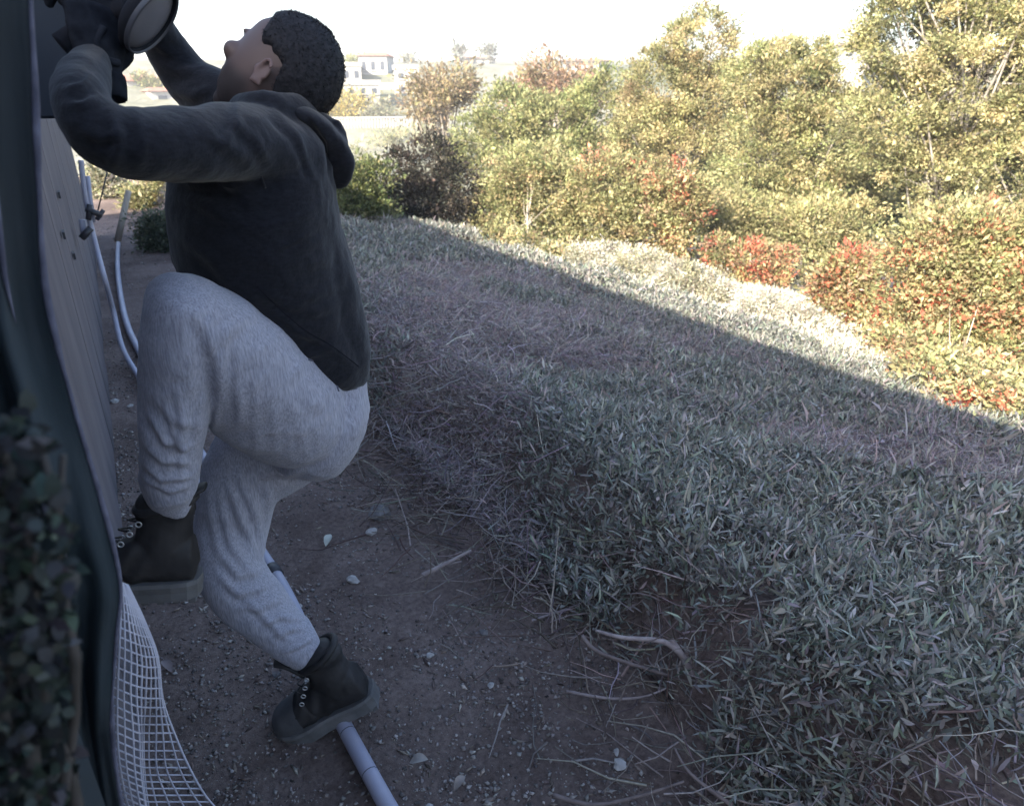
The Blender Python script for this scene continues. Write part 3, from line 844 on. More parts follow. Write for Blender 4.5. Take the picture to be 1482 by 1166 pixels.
def smooth_i(A, t, axis):
    from math import floor
    out = []
    m = A.shape[axis]
    for q in t:
        i = min(int(floor(q)), m-2); f = q-i
        g = lambda k: np.take(A, min(max(k, 0), m-1), axis)
        p0, p1, p2, p3 = g(i-1), g(i), g(i+1), g(i+2)
        out.append(.5*((2*p1)+(-p0+p2)*f+(2*p0-5*p1+4*p2-p3)*f*f+(-p0+3*p1-3*p2+p3)*f**3))
    return np.stack(out, axis)
Gd = smooth_i(smooth_i(G, rv, 0), cu, 1)
NV = np.array([[PY(*Gd[i, j]) for j in range(ncol)] for i in range(nrow)])
NV[:, :, 2] = np.maximum(NV[:, :, 2], .012)
mb = MB()
def ribbon(pts, wr): mb.tube(pts, wr, 4)
for j in range(ncol): ribbon(NV[:, j], 0.0016 if 0 < j < ncol-1 else .0022)
for i in range(nrow): ribbon(NV[i], .0014)
net = mb.obj('netting', NETM)
tag(net, 'strip of white plastic garden netting hanging and folding down to the path beside the fence', 'netting')

# ------------------------------------------------------------------ pipes
PIPE = noisy('pipe_plastic', (.30, .30, .37), (.38, .38, .46), 6, rough=.5, bump=.1, c3=(.34, .33, .38), s3=9)
mdark = n_ = None
def smooth_path(P, k=8):
    P = np.array(P, float); return smooth_i(P, np.linspace(0, len(P)-1, (len(P)-1)*k+1), 0)
def gp(px, py, z=.03): return PZ(px, py, z)
pA = [PY(117, 232, 5.0), PY(122, 275, 5.0), PY(130, 318, 5.0), PY(140, 360, 4.9), PY(152, 405, 4.75), gp(164, 450, .28), gp(178, 505, .1), gp(205, 552), gp(262, 655), gp(330, 762), gp(385, 838, .022)]
pB = [gp(171, 352, .05), gp(170, 385), gp(174, 425), gp(184, 470), gp(206, 516), gp(262, 610), gp(325, 712), gp(372, 790), gp(410, 850), gp(448, 930), gp(490, 1032), gp(525, 1100), gp(572, 1185), gp(640, 1300)]
mb = MB(); mb.tube(smooth_path(pA), .015, 12)
pa = tag(mb.obj('water_pipe', PIPE), 'thin white pipe sloping down from the fence to the ground behind the raised leg', 'pipe')
mb = MB(); mb.tube(smooth_path(pB), .021, 14)
pb = tag(mb.obj('water_pipe', PIPE), 'long white pipe lying on the dirt path and passing under the lifted heel', 'pipe')
def ring(name, P, i, r, wdt, m, parent):
    P = np.array(P); d = P[i+1]-P[i]; d /= np.linalg.norm(d)
    mb = MB(); mb.tube([P[i]-d*wdt/2, P[i]+d*wdt/2], r, 14); return mb.obj(name, m, parent)
sp = smooth_path(pB)
ring('coupling', sp, 8*8-3, .026, .05, DK, pb)
for t in (83, 90): ring('tape_mark', sp, t, .0212, .0022, DK, pb)
mb = MB(); mb.tube([PY(127, 255, 5.03), PY(131, 290, 5.03), PY(136, 322, 5.0)], .012, 8); mb.tube([PY(119, 318, 5.02), PY(123, 345, 5.02)], .02, 8)
tag(mb.obj('riser_pipe', PIPE), 'short white riser pipe fixed to the fence beside the sloping pipe', 'pipe')
mb = MB()
for (x0, y0, x1, y1, r) in ((124, 302, 148, 312, .018), (118, 345, 132, 330, .02), (130, 296, 128, 318, .016), (140, 318, 150, 304, .012)):
    mb.tube([PY(x0, y0, 4.96), PY(x1, y1, 4.96)], r, 8)
tag(mb.obj('pipe_clamp', DK), 'dark pipe clamp and valve where the white pipes meet on the fence', 'clamp')
mb = MB(); mb.tube([PY(158, 236, 5.1), PY(150, 270, 5.05), PY(140, 312, 5.0)], .004, 6)
tag(mb.obj('wire', DK), 'thin dark wire running up from the pipe clamp', 'wire')
mb = MB(); mb.tube([gp(170, 350, 0), PD(186, 276, np.hypot(*gp(170, 350, 0)[:2]))], [.035, .03], 8)
tag(mb.obj('stake', M['bark']), 'leaning wooden stake at the sunlit end of the path', 'stake')

# ------------------------------------------------------------------ stones, fallen leaves and sticks one can pick out
def stone(px, py, s, label, parent=None, flat=.6, seed=0, name='stone', m=None):
    rs = np.random.RandomState(seed+5)
    p = PZ(px, py, .03); zg = float(path_z(p[0], p[1])) if p[0] < 1.15 else float(terr(p[0], p[1]))
    bm = bmesh.new(); bmesh.ops.create_icosphere(bm, subdivisions=2, radius=1)
    ph = rs.uniform(0, 6, 6); sc_ = rs.uniform(.7, 1.25, 2)
    for v in bm.verts:
        q = v.co; f = 1+.16*math.sin(q.x*3+ph[0])+.14*math.sin(q.y*4+ph[1])+.12*math.sin(q.z*5+q.x*3+ph[2])
        f = round(f*6)/6*.6+f*.4
        v.co = Vector((q.x*f*s*sc_[0], q.y*f*s*sc_[1], q.z*f*s*flat))
    o = link(name, bm_mesh(name, bm), m or M['stone'], smooth=False)
    o.location = (p[0], p[1], zg+s*flat*.4); o.rotation_euler = (0, 0, rs.uniform(0, 6))
    return tag(o, label, 'stone')
DS = noisy('dull_stone', (.13, .12, .12), (.20, .19, .185), 25, bump=.6)
for i, (px, py, s, lb, dm) in enumerate([
    (537, 761, .020, 'pale stone right of the curled fallen leaf', 0), (510, 830, .021, 'pale stone halfway between the standing leg and the bank', 0),
    (432, 866, .010, 'small pale stone close behind the calf of the standing leg', 0), (622, 937, .011, 'small whitish stone at the foot of the bank, level with the lifted heel', 0),
    (710, 981, .011, 'small white stone alone in the middle of the bare path', 0), (898, 1096, .017, 'larger white stone of the pair near the bottom of the path', 0),
    (893, 1078, .011, 'smaller pale stone just above the larger white one of the pair', 0), (164, 575, .022, 'pale stone beside the fence, left of the raised knee', 0),
    (187, 582, .014, 'smaller stone just right of the pale one by the fence', 0), (548, 738, .045, 'large dull rock half buried at the edge of the bank', 1),
    (545, 596, .05, 'dark boulder under the overhanging plants behind the hips', 1), (572, 770, .018, 'flat grey stone under the large dull rock', 1),
    (700, 905, .014, 'grey stone among twigs at the edge of the bank', 1), (252, 858, .013, 'pale stone just below the sole of the raised boot', 0),
    (620, 1162, .013, 'pale stone at the very bottom of the path', 0), (398, 967, .012, 'dull stone left of the trouser cuff of the standing leg', 1)]):
    stone(px, py, s, lb, seed=i, m=DS if dm else None)
def fallen_leaf(px, py, L, rz, label, col):
    p = PZ(px, py, .03); zg = float(path_z(p[0], p[1]))
    n = 7; V = []; F = []
    for i in range(n+1):
        t = i/n; wd = math.sin(math.pi*min(t*1.02, 1))**.8*.26*L+.0005
        zz = .010*math.sin(math.pi*t)+.012*t*t
        for s in (-1, 0, 1): V.append(((t-.5)*L, s*wd, zz+(.008 if s else 0)*math.sin(math.pi*t)))
        if i < n:
            a = i*3; F += [(a, a+1, a+4, a+3), (a+1, a+2, a+5, a+4)]
    me = mesh_np('fallen_leaf', V, F)
    o = link('fallen_leaf', me, noisy('dry_leaf', col, tuple(c*1.3 for c in col), 40, bump=.2))
    o.location = (p[0], p[1], zg+.008); o.rotation_euler = (.1, -.1, rz)
    tag(o, label, 'leaf')
fallen_leaf(474, 776, .055, .9, 'curled pale fallen leaf on the dirt right of the standing thigh', (.36, .38, .34))
fallen_leaf(606, 1096, .05, -.6, 'narrow dry leaf on the dirt right of the pipe', (.26, .24, .22))
fallen_leaf(240, 960, .05, 2.0, 'brown curled leaf between the netting and the standing shin', (.17, .14, .14))
fallen_leaf(665, 1128, .04, .3, 'small dry leaf near the bottom edge of the path', (.24, .21, .19))
def stick(name, pts, r, label, cat='branch', m=None):
    mb = MB()
    for P, r0 in pts:
        P = smooth_path([PZ(x, y, z) for x, y, z in P], 5); mb.tube(P, np.linspace(r0, r0*.45, len(P)), 7)
    return tag(mb.obj(name, m or TW), label, cat)
TW = noisy('twig_wood', (.22, .18, .175), (.36, .31, .30), 30, bump=.5)
TD = noisy('dark_twig_wood', (.12, .095, .09), (.20, .16, .15), 30, bump=.5)
stick('dead_branch', [([(612, 832, .05), (640, 818, .08), (682, 796, .12)], .010), ([(640, 818, .08), (668, 812, .08)], .005)], 0, 'short pale broken stick at the edge of the bank')
stick('dead_branch', [([(1048, 1002, .06), (1010, 985, .10), (988, 950, .16), (972, 925, .2)], .016), ([(1004, 1000, .05), (1000, 965, .12), (992, 935, .17)], .014), ([(1048, 985, .07), (1028, 975, .09), (1004, 998, .06)], .013), ([(988, 950, .16), (960, 928, .2), (900, 922, .2), (862, 912, .2)], .009)], 0, 'gnarled forked woody stem in the hollow under the bank plants')
stick('dead_branch', [([(842, 920, .16), (870, 945, .14), (960, 975, .12), (1030, 1000, .08), (1075, 1022, .08)], .007)], 0, 'long dark stem curving down left of the gnarled fork', m=TD)
stick('dead_branch', [([(820, 1000, .04), (880, 1010, .05), (930, 1008, .07), (965, 995, .1)], .005)], 0, 'thin curved stick lying low at the edge of the path')
stick('dead_branch', [([(1060, 895, .25), (1110, 935, .24), (1150, 965, .22), (1180, 990, .2)], .0035)], 0, 'thin pale twig crossing the dark hollow', m=TW)
stick('dead_branch', [([(1115, 1082, .12), (1160, 1060, .16), (1230, 1072, .16), (1300, 1040, .2)], .0045), ([(1160, 1060, .16), (1190, 1100, .12)], .003)], 0, 'thin forked twig low at the right under the big leaves')
stick('dead_branch', [([(800, 1150, .03), (860, 1164, .04), (930, 1150, .06), (990, 1130, .08)], .006), ([(1060, 1165, .08), (1000, 1120, .1), (975, 1080, .12)], .006)], 0, 'dull branching stem at the bottom edge below the pair of white stones', m=TD)
stick('dead_branch', [([(545, 640, .04), (590, 680, .05), (640, 720, .06), (665, 760, .05)], .005)], 0, 'thin root trailing along the upper edge of the path', m=TD)
stick('dead_branch', [([(690, 590, .26), (760, 560, .28), (830, 585, .3), (880, 600, .3)], .004)], 0, 'long twig arching over the brown dry patch')

# ------------------------------------------------------------------ the climbing man
def heather(name, c1, c2, rot, sc_=(26, 26, 5), bump=.25, fine=160):
    m = mat(name, c1, .95, .1); n, l, b = nodes(m)
    b.inputs['Sheen Weight'].default_value = .15
    tc = n.new('ShaderNodeTexCoord'); mp = n.new('ShaderNodeMapping'); mp.inputs['Scale'].default_value = sc_; mp.inputs['Rotation'].default_value = rot
    l.new(tc.outputs['Object'], mp.inputs[0])
    a = n.new('ShaderNodeTexNoise'); a.inputs['Scale'].default_value = 6; a.inputs['Detail'].default_value = 5; a.inputs['Roughness'].default_value = .65
    l.new(mp.outputs[0], a.inputs[0])
    cr = n.new('ShaderNodeValToRGB'); cr.color_ramp.elements[0].position = .36; cr.color_ramp.elements[1].position = .66
    cr.color_ramp.elements[0].color = (*c1, 1); cr.color_ramp.elements[1].color = (*c2, 1)
    l.new(a.outputs[0], cr.inputs[0]); l.new(cr.outputs[0], b.inputs['Base Color'])
    f = n.new('ShaderNodeTexNoise'); f.inputs['Scale'].default_value = fine; f.inputs['Detail'].default_value = 4
    l.new(tc.outputs['Object'], f.inputs[0])
    b1 = n.new('ShaderNodeBump'); b1.inputs['Strength'].default_value = bump; b1.inputs['Distance'].default_value = .004
    l.new(f.outputs[0], b1.inputs['Height'])
    g = n.new('ShaderNodeTexNoise'); g.inputs['Scale'].default_value = 9; g.inputs['Detail'].default_value = 3
    l.new(tc.outputs['Object'], g.inputs[0])
    b2 = n.new('ShaderNodeBump'); b2.inputs['Strength'].default_value = .22; b2.inputs['Distance'].default_value = .03
    l.new(g.outputs[0], b2.inputs['Height']); l.new(b1.outputs[0], b2.inputs['Normal']); l.new(b2.outputs[0], b.inputs['Normal'])
    return m
M['pants'] = heather('heather_grey_jersey', (.185, .185, .225), (.34, .34, .39), (0, .35, 0), (60, 60, 5), .2)
M['hoodie'] = heather('charcoal_fleece', (.0075, .0078, .0105), (.0145, .015, .020), (0, -.2, 0), (14, 14, 30))
M['boot'] = noisy('boot_leather', (.012, .0115, .012), (.026, .024, .024), 14, rough=.6, bump=.4, c3=(.034, .031, .031), s3=12)
M['boot_grey'] = noisy('boot_nubuck', (.055, .055, .058), (.075, .074, .078), 20, rough=.8, bump=.3)
M['sole'] = noisy('boot_sole', (.09, .088, .088), (.13, .125, .125), 20, rough=.8, bump=.3)
M['glove'] = noisy('glove_fabric', (.007, .008, .011), (.018, .020, .026), 40, rough=.95, bump=.5, spec=.05)
M['hair'] = noisy('black_curly_hair', (.006, .006, .008), (.020, .019, .022), 120, rough=.8, bump=.5, bdist=.006)

HC = PY(398, 111, 1.47)                                  # head centre
_sn = .68; _cs = math.sqrt(1-_sn*_sn)
_fv = (HC-CP)/np.linalg.norm(HC-CP)
_rv = RT-_fv*(RT@_fv); _rv /= np.linalg.norm(_rv); _uv = np.cross(_rv, _fv)
hu = Vector(_rv*.785+_uv*.62).normalized()                 # towards the crown
hf = Vector((-_rv*.62+_uv*.785)*_cs+_fv*_sn).normalized()   # where the face points: up and a little away
hl = hu.cross(hf)                                        # the wearer's left
HM = np.array([list(hf), list(hl), list(hu)]).T          # head frame -> world
def hp_(x, y, z): return HC+HM@np.array([x, y, z])
np.random.seed(21)
def body():
    mb = MB()
    # head
    mb.add(*loft([(hp_(x, 0, z), ra, rb) for x, z, ra, rb in (
        (.034, -.104, .026, .026), (.028, -.088, .050, .043), (.016, -.058, .073, .059), (.006, -.022, .087, .068), (-.001, .012, .093, .073),
        (-.006, .045, .094, .074), (-.010, .076, .076, .061), (-.014, .092, .050, .042))], axis=tuple(hl), n=44, sub=5))
    mb.ell(hp_(.078, 0, .016), (.016, .050, .010), HM)
    for s in (-1, 1):
        mb.ell(hp_(.058, .040*s, -.026), (.028, .022, .020), HM)
        # ear: rim, lobe and a thin inner shell
        rim = [hp_(-.040+.014*math.cos(t)-.010, (.077+.010*math.sin(t*.5+.4))*s, -.010+.023*math.sin(t)) for t in np.linspace(-2.2, 2.6, 14)]
        mb.tube(rim, .0045, 8)
        mb.ell(hp_(-.048, .074*s, -.011), (.012, .0045, .019), HM)
        mb.ell(hp_(-.042, .076*s, -.032), (.008, .006, .008), HM)
        mb.ell(hp_(-.030, .075*s, -.012), (.006, .007, .009), HM)
    mb.tube([hp_(.084, 0, .006), hp_(.094, 0, -.014), hp_(.102, 0, -.032)], [.008, .009, .010], 10)
    for s in (-1, 1): mb.ell(hp_(.092, .010*s, -.034), (.010, .007, .007), HM)
    mb.ell(hp_(.082, 0, -.058), (.008, .022, .005), HM); mb.ell(hp_(.078, 0, -.067), (.009, .019, .006), HM)
    # neck and trunk
    mb.add(*loft([(hp_(-.02, 0, -.02), .055, .058), sec(398, 165, 1.47, 46, .060), sec(385, 210, 1.47, 55, .085), sec(375, 240, 1.45, 70, .12)]))
    mb.add(*loft([sec(375, 235, 1.45, 72, .15), sec(372, 300, 1.44, 82, .15), sec(388, 390, 1.45, 82, .14), sec(440, 480, 1.48, 66, .13), sec(452, 560, 1.51, 56, .12)]))
    # arms
    mb.add(*loft([sec(350, 205, 1.30, 40, .06), sec(300, 207, 1.24, 38, .05), sec(220, 207, 1.19, 34, .042), sec(155, 195, 1.17, 32, .038), sec(122, 150, 1.23, 26, .032), sec(130, 105, 1.34, 20, .026), sec(140, 88, 1.37, 19, .022)]))
    mb.add(*loft([sec(345, 165, 1.60, 40, .06), sec(300, 140, 1.66, 30, .045), sec(266, 115, 1.68, 26, .036), sec(232, 50, 1.66, 19, .03), sec(208, 5, 1.60, 14, .024), sec(198, -20, 1.57, 14, .02)]))
    # legs
    mb.add(*loft([sec(440, 585, 1.43, 50, .07), sec(390, 545, 1.38, 62, .085), sec(320, 490, 1.31, 52, .07), sec(266, 448, 1.26, 36, .052), sec(254, 530, 1.27, 34, .048), sec(250, 620, 1.29, 34, .046), sec(248, 710, 1.31, 22, .032), sec(246, 765, 1.315, 20, .03)]))
    mb.add(*loft([sec(440, 600, 1.57, 50, .08), sec(385, 670, 1.58, 50, .08), sec(346, 740, 1.57, 36, .06), sec(334, 815, 1.52, 34, .052), sec(368, 870, 1.475, 32, .05), sec(415, 915, 1.43, 22, .036), sec(448, 952, 1.40, 18, .03), sec(462, 972, 1.39, 18, .03)]))
    me = remesh('person', mb, .004, 6)
    V = getV(me); q = (V-HC)@HM
    cols = np.tile(np.array([.100, .066, .058]), (len(V), 1))
    ear = (np.abs(q[:, 1]) > .070) & (q[:, 2] < .03) & (q[:, 2] > -.05) & (np.abs(q[:, 0]+.046) < .03) & (np.abs(q[:, 1]) > .074)
    cols[ear] = (.145, .092, .082)
    beard = sst((-.028-q[:, 2])/.03)*sst((q[:, 0]+.045)/.03)*sst((.16+q[:, 2])/.03)
    beard *= 1-.8*((q[:, 2] > -.055) & (q[:, 0] > .075))
    side = sst((q[:, 2]+.05)/.04)*sst((.012-q[:, 0])/.02)*(~ear)*.0
    cols = cols*(1-beard[:, None]*.72)+np.array([.022, .019, .019])*beard[:, None]*.72
    cols *= (1+.08*(fbm(V[:, 0]*60, V[:, 2]*60, 3, 3)-.45))[:, None]
    set_col(me, cols)
    o = link('person', me, vcol_mat('skin', .55, .35))
    o['label'] = 'man in charcoal hoodie and grey sweatpants climbing the fence with one boot raised'
    o['category'] = 'person'
    return o
person = body()

# hair: a curly cap that keeps behind the hairline
def hair():
    nu, nv = 120, 80; V = []
    for i in range(nv+1):
        th = math.pi*i/nv
        for j in range(nu):
            ph = 2*math.pi*j/nu
            d = np.array([math.sin(th)*math.cos(ph), math.sin(th)*math.sin(ph), math.cos(th)])
            V.append(d)
    V = np.array(V)
    base = V*np.array([.103, .083, .100])+np.array([-.012, 0, .030])
    # hairline: forehead high, temples, around the ear, nape low
    lim = np.interp(base[:, 0], [-.12, -.085, -.068, -.060, -.016, .002, .03, .075, .10], [-.105, -.085, -.034, .018, .026, .012, .050, .066, .075])
    lim = lim+.010*(noise2(base[:, 0]*70, base[:, 2]*70+base[:, 1]*50, 12)-.5)
    m = sst((base[:, 2]-lim+.004)/.024)
    nz = fbm(base[:, 0]*90+base[:, 1]*50, base[:, 2]*90-base[:, 1]*60, 8, 3)-.4
    r = 1+m*(.02+.045*nz)-(1-m)*.22
    base = (base-np.array([-.012, 0, .03]))*r[:, None]+np.array([-.012, 0, .03])
    W = HC+base@HM.T
    F = [(i*nu+j, (i+1)*nu+j, (i+1)*nu+(j+1) % nu, i*nu+(j+1) % nu) for i in range(nv) for j in range(nu)]
    o = link('hair', mesh_np('hair', W, F), M['hair'], person)
    # little curls that break the outline
    k = np.where(m > .6)[0]; k = k[np.random.randint(0, len(k), 5200)]
    P = W[k]; D = V[k]@HM.T; n = len(k)
    L = np.random.uniform(.003, .007, n)
    me = leaf_mesh('curls', P-D*.002, D+np.random.normal(0, .8, (n, 3)), np.random.normal(size=(n, 3)), L, L*.28, np.full((n, 3), .01), 2, 1.0)
    link('curls', me, M['hair'], o)
    for s in (-1, 1):
        P = []; 
        mb = MB(); mb.tube([hp_(.088, .016*s, .014), hp_(.087, .032*s, .018), hp_(.072, .050*s, .012)], [.0014, .0018, .001], 6)
        mb.obj('eyebrow', M['hair'], person) if s > 0 else None
        mb = MB(); mb.ell(hp_(.070, .031*s, -.006), (.010, .011, .008), HM); eo = mb.obj('eye', mat('eye_white', (.22, .20, .19), .4), person)
        mb = MB(); mb.ell(hp_(.0805, .031*s, -.008), (.0022, .005, .005), HM); mb.obj('iris', M['hair'], eo)
hair()

# sweatshirt
def surface_line(me, name, px, rad, m, parent):
    """a stitched line that lies on the cloth"""
    from mathutils.bvhtree import BVHTree
    t = BVHTree.FromPolygons([v.co.copy() for v in me.vertices], [tuple(p.vertices) for p in me.polygons])
    P = smooth_path([(x, y, 0) for x, y in px], 10); out = []
    for x, y, _ in P:
        d = ray(x, y); d = d/np.linalg.norm(d)
        h = t.ray_cast(Vector(CP), Vector(d))
        if h[0] is not None: out.append(np.array(h[0])+np.array(h[1])*rad*.2)
    if len(out) > 3:
        mb = MB(); mb.tube(np.array(out), rad, 5); mb.obj(name, m, parent)
def hoodie():
    mb = MB()
    mb.add(*loft([sec(392, 190, 1.46, 62, .10), sec(372, 232, 1.45, 98, .19), sec(366, 300, 1.44, 112, .200), sec(374, 370, 1.45, 112, .195), sec(410, 440, 1.47, 92, .19), sec(452, 496, 1.49, 62, .18), sec(470, 512, 1.50, 50, .16)], n=36))
    mb.add(*loft([sec(415, 230, 1.42, 60, .12), sec(425, 330, 1.45, 62, .15), sec(452, 420, 1.47, 60, .16), sec(480, 500, 1.49, 46, .16), sec(494, 533, 1.495, 30, .12)], n=36))
    # near arm
    mb.add(*loft([sec(400, 225, 1.36, 62, .10), sec(350, 208, 1.29, 56, .085), sec(300, 208, 1.24, 53, .075), sec(230, 210, 1.19, 52, .068), sec(168, 203, 1.165, 50, .064), sec(128, 172, 1.19, 42, .056), sec(118, 130, 1.27, 36, .048), sec(128, 98, 1.35, 26, .036)], n=32))
    # far arm
    mb.add(*loft([sec(370, 190, 1.56, 56, .10), sec(325, 152, 1.62, 46, .08), sec(280, 122, 1.67, 37, .062), sec(250, 84, 1.68, 31, .05), sec(230, 48, 1.66, 26, .042), sec(212, 8, 1.61, 22, .036), sec(203, -18, 1.58, 20, .034)], n=32))
    # collar round the neck
    mb.add(*loft([sec(352, 168, 1.40, 22, .04), sec(385, 160, 1.33, 22, .035), sec(425, 168, 1.36, 24, .04), sec(446, 180, 1.46, 26, .05), sec(430, 175, 1.56, 24, .04), sec(380, 160, 1.60, 24, .04)], axis=(0, 0, 1), n=20))
    me = remesh('hoodie', mb, .0055, 9)
    strokes = []
    rs = np.random.RandomState(4)
    y0 = 290
    while y0 < 500:                                      # small of the back: stacked creases, uneven
        x1 = 474+(y0-285)*.13; ln = rs.uniform(35, 85)
        strokes.append(([(x1-ln, y0+ln*.45+rs.uniform(-5, 5)), (x1-ln*.5, y0+ln*.28), (x1+4, y0+rs.uniform(-5, 5))], rs.uniform(.0018, .0042), rs.uniform(4.5, 9)))
        y0 += rs.uniform(11, 32)
    strokes += [([(372, 425), (430, 478), (480, 505), (516, 532)], .004, 6), ([(300, 195), (345, 225), (385, 262)], .006, 9), ([(330, 170), (372, 205), (395, 250)], .005, 8), ([(290, 240), (330, 262), (365, 300)], .005, 9),
                ([(395, 160), (430, 200), (455, 262)], .006, 5), ([(255, 280), (300, 300), (350, 330)], .005, 10), ([(250, 262), (300, 270), (372, 268)], .007, 8),
                ([(160, 165), (172, 205), (160, 245)], .006, 9), ([(195, 160), (205, 205), (200, 250)], .004, 9), ([(120, 190), (145, 200), (175, 195)], .006, 8),
                ([(380, 420), (420, 445), (470, 452)], .004, 7), ([(260, 340), (300, 370), (340, 420)], .004, 9), ([(345, 150), (340, 185), (318, 215)], .005, 7),
                ([(225, 60), (240, 75), (258, 80)], .005, 6), ([(235, 95), (258, 105), (280, 100)], .005, 7), ([(255, 130), (280, 140), (305, 128)], .005, 7),
                ([(130, 110), (120, 125), (98, 128)], .005, 5), ([(140, 140), (120, 152), (95, 150)], .005, 6)]
    folds(me, strokes)
    o = link('hoodie', me, M['hoodie'], person)
    th = mat('hoodie_thread', (.010, .010, .014), .95, .05)
    surface_line(me, 'hem', [(372, 414), (404, 446), (442, 478), (478, 499), (519, 530)], .0010, th, o)
    # hood bunched on the upper back
    mb = MB()
    mb.add(*loft([sec(405, 158, 1.36, 13, .05), sec(436, 172, 1.38, 19, .08), sec(459, 203, 1.42, 24, .11), sec(467, 236, 1.45, 18, .09), sec(462, 256, 1.46, 9, .05)], n=28))
    mb.add(*loft([sec(436, 160, 1.47, 14, .08), sec(462, 184, 1.47, 17, .11), sec(474, 214, 1.46, 16, .11), sec(473, 242, 1.46, 11, .08)], n=28))
    me = remesh('hood', mb, .005, 5)
    folds(me, [([(425, 160), (455, 195), (462, 250)], .007, 5), ([(448, 168), (476, 205), (478, 240)], .006, 4), ([(410, 165), (436, 195), (450, 235)], .006, 5)])
    hd = link('hood', me, M['hoodie'], o)
    # hem band, pointed at the back
    mb = MB()
    H_ = [PY(386, 432, 1.33), PY(418, 470, 1.31), PY(452, 498, 1.305), PY(488, 520, 1.33), PY(512, 546, 1.38), PY(523, 551, 1.47), PY(520, 545, 1.56)]
    Hs = smooth_path(H_, 6)
    for q in (0, .010): mb.tube(Hs+np.array([.004, .0, q]), .0065, 8)
    mb.obj('hem', M['hoodie'], o)
    mb = MB(); mb.tube(smooth_path([PY(330, 168, 1.235), PY(352, 200, 1.20), PY(372, 240, 1.225), PY(384, 272, 1.25)]), .0016, 6); 
    mb.obj('seam', M['hoodie'], o)
    return o
hoodie()

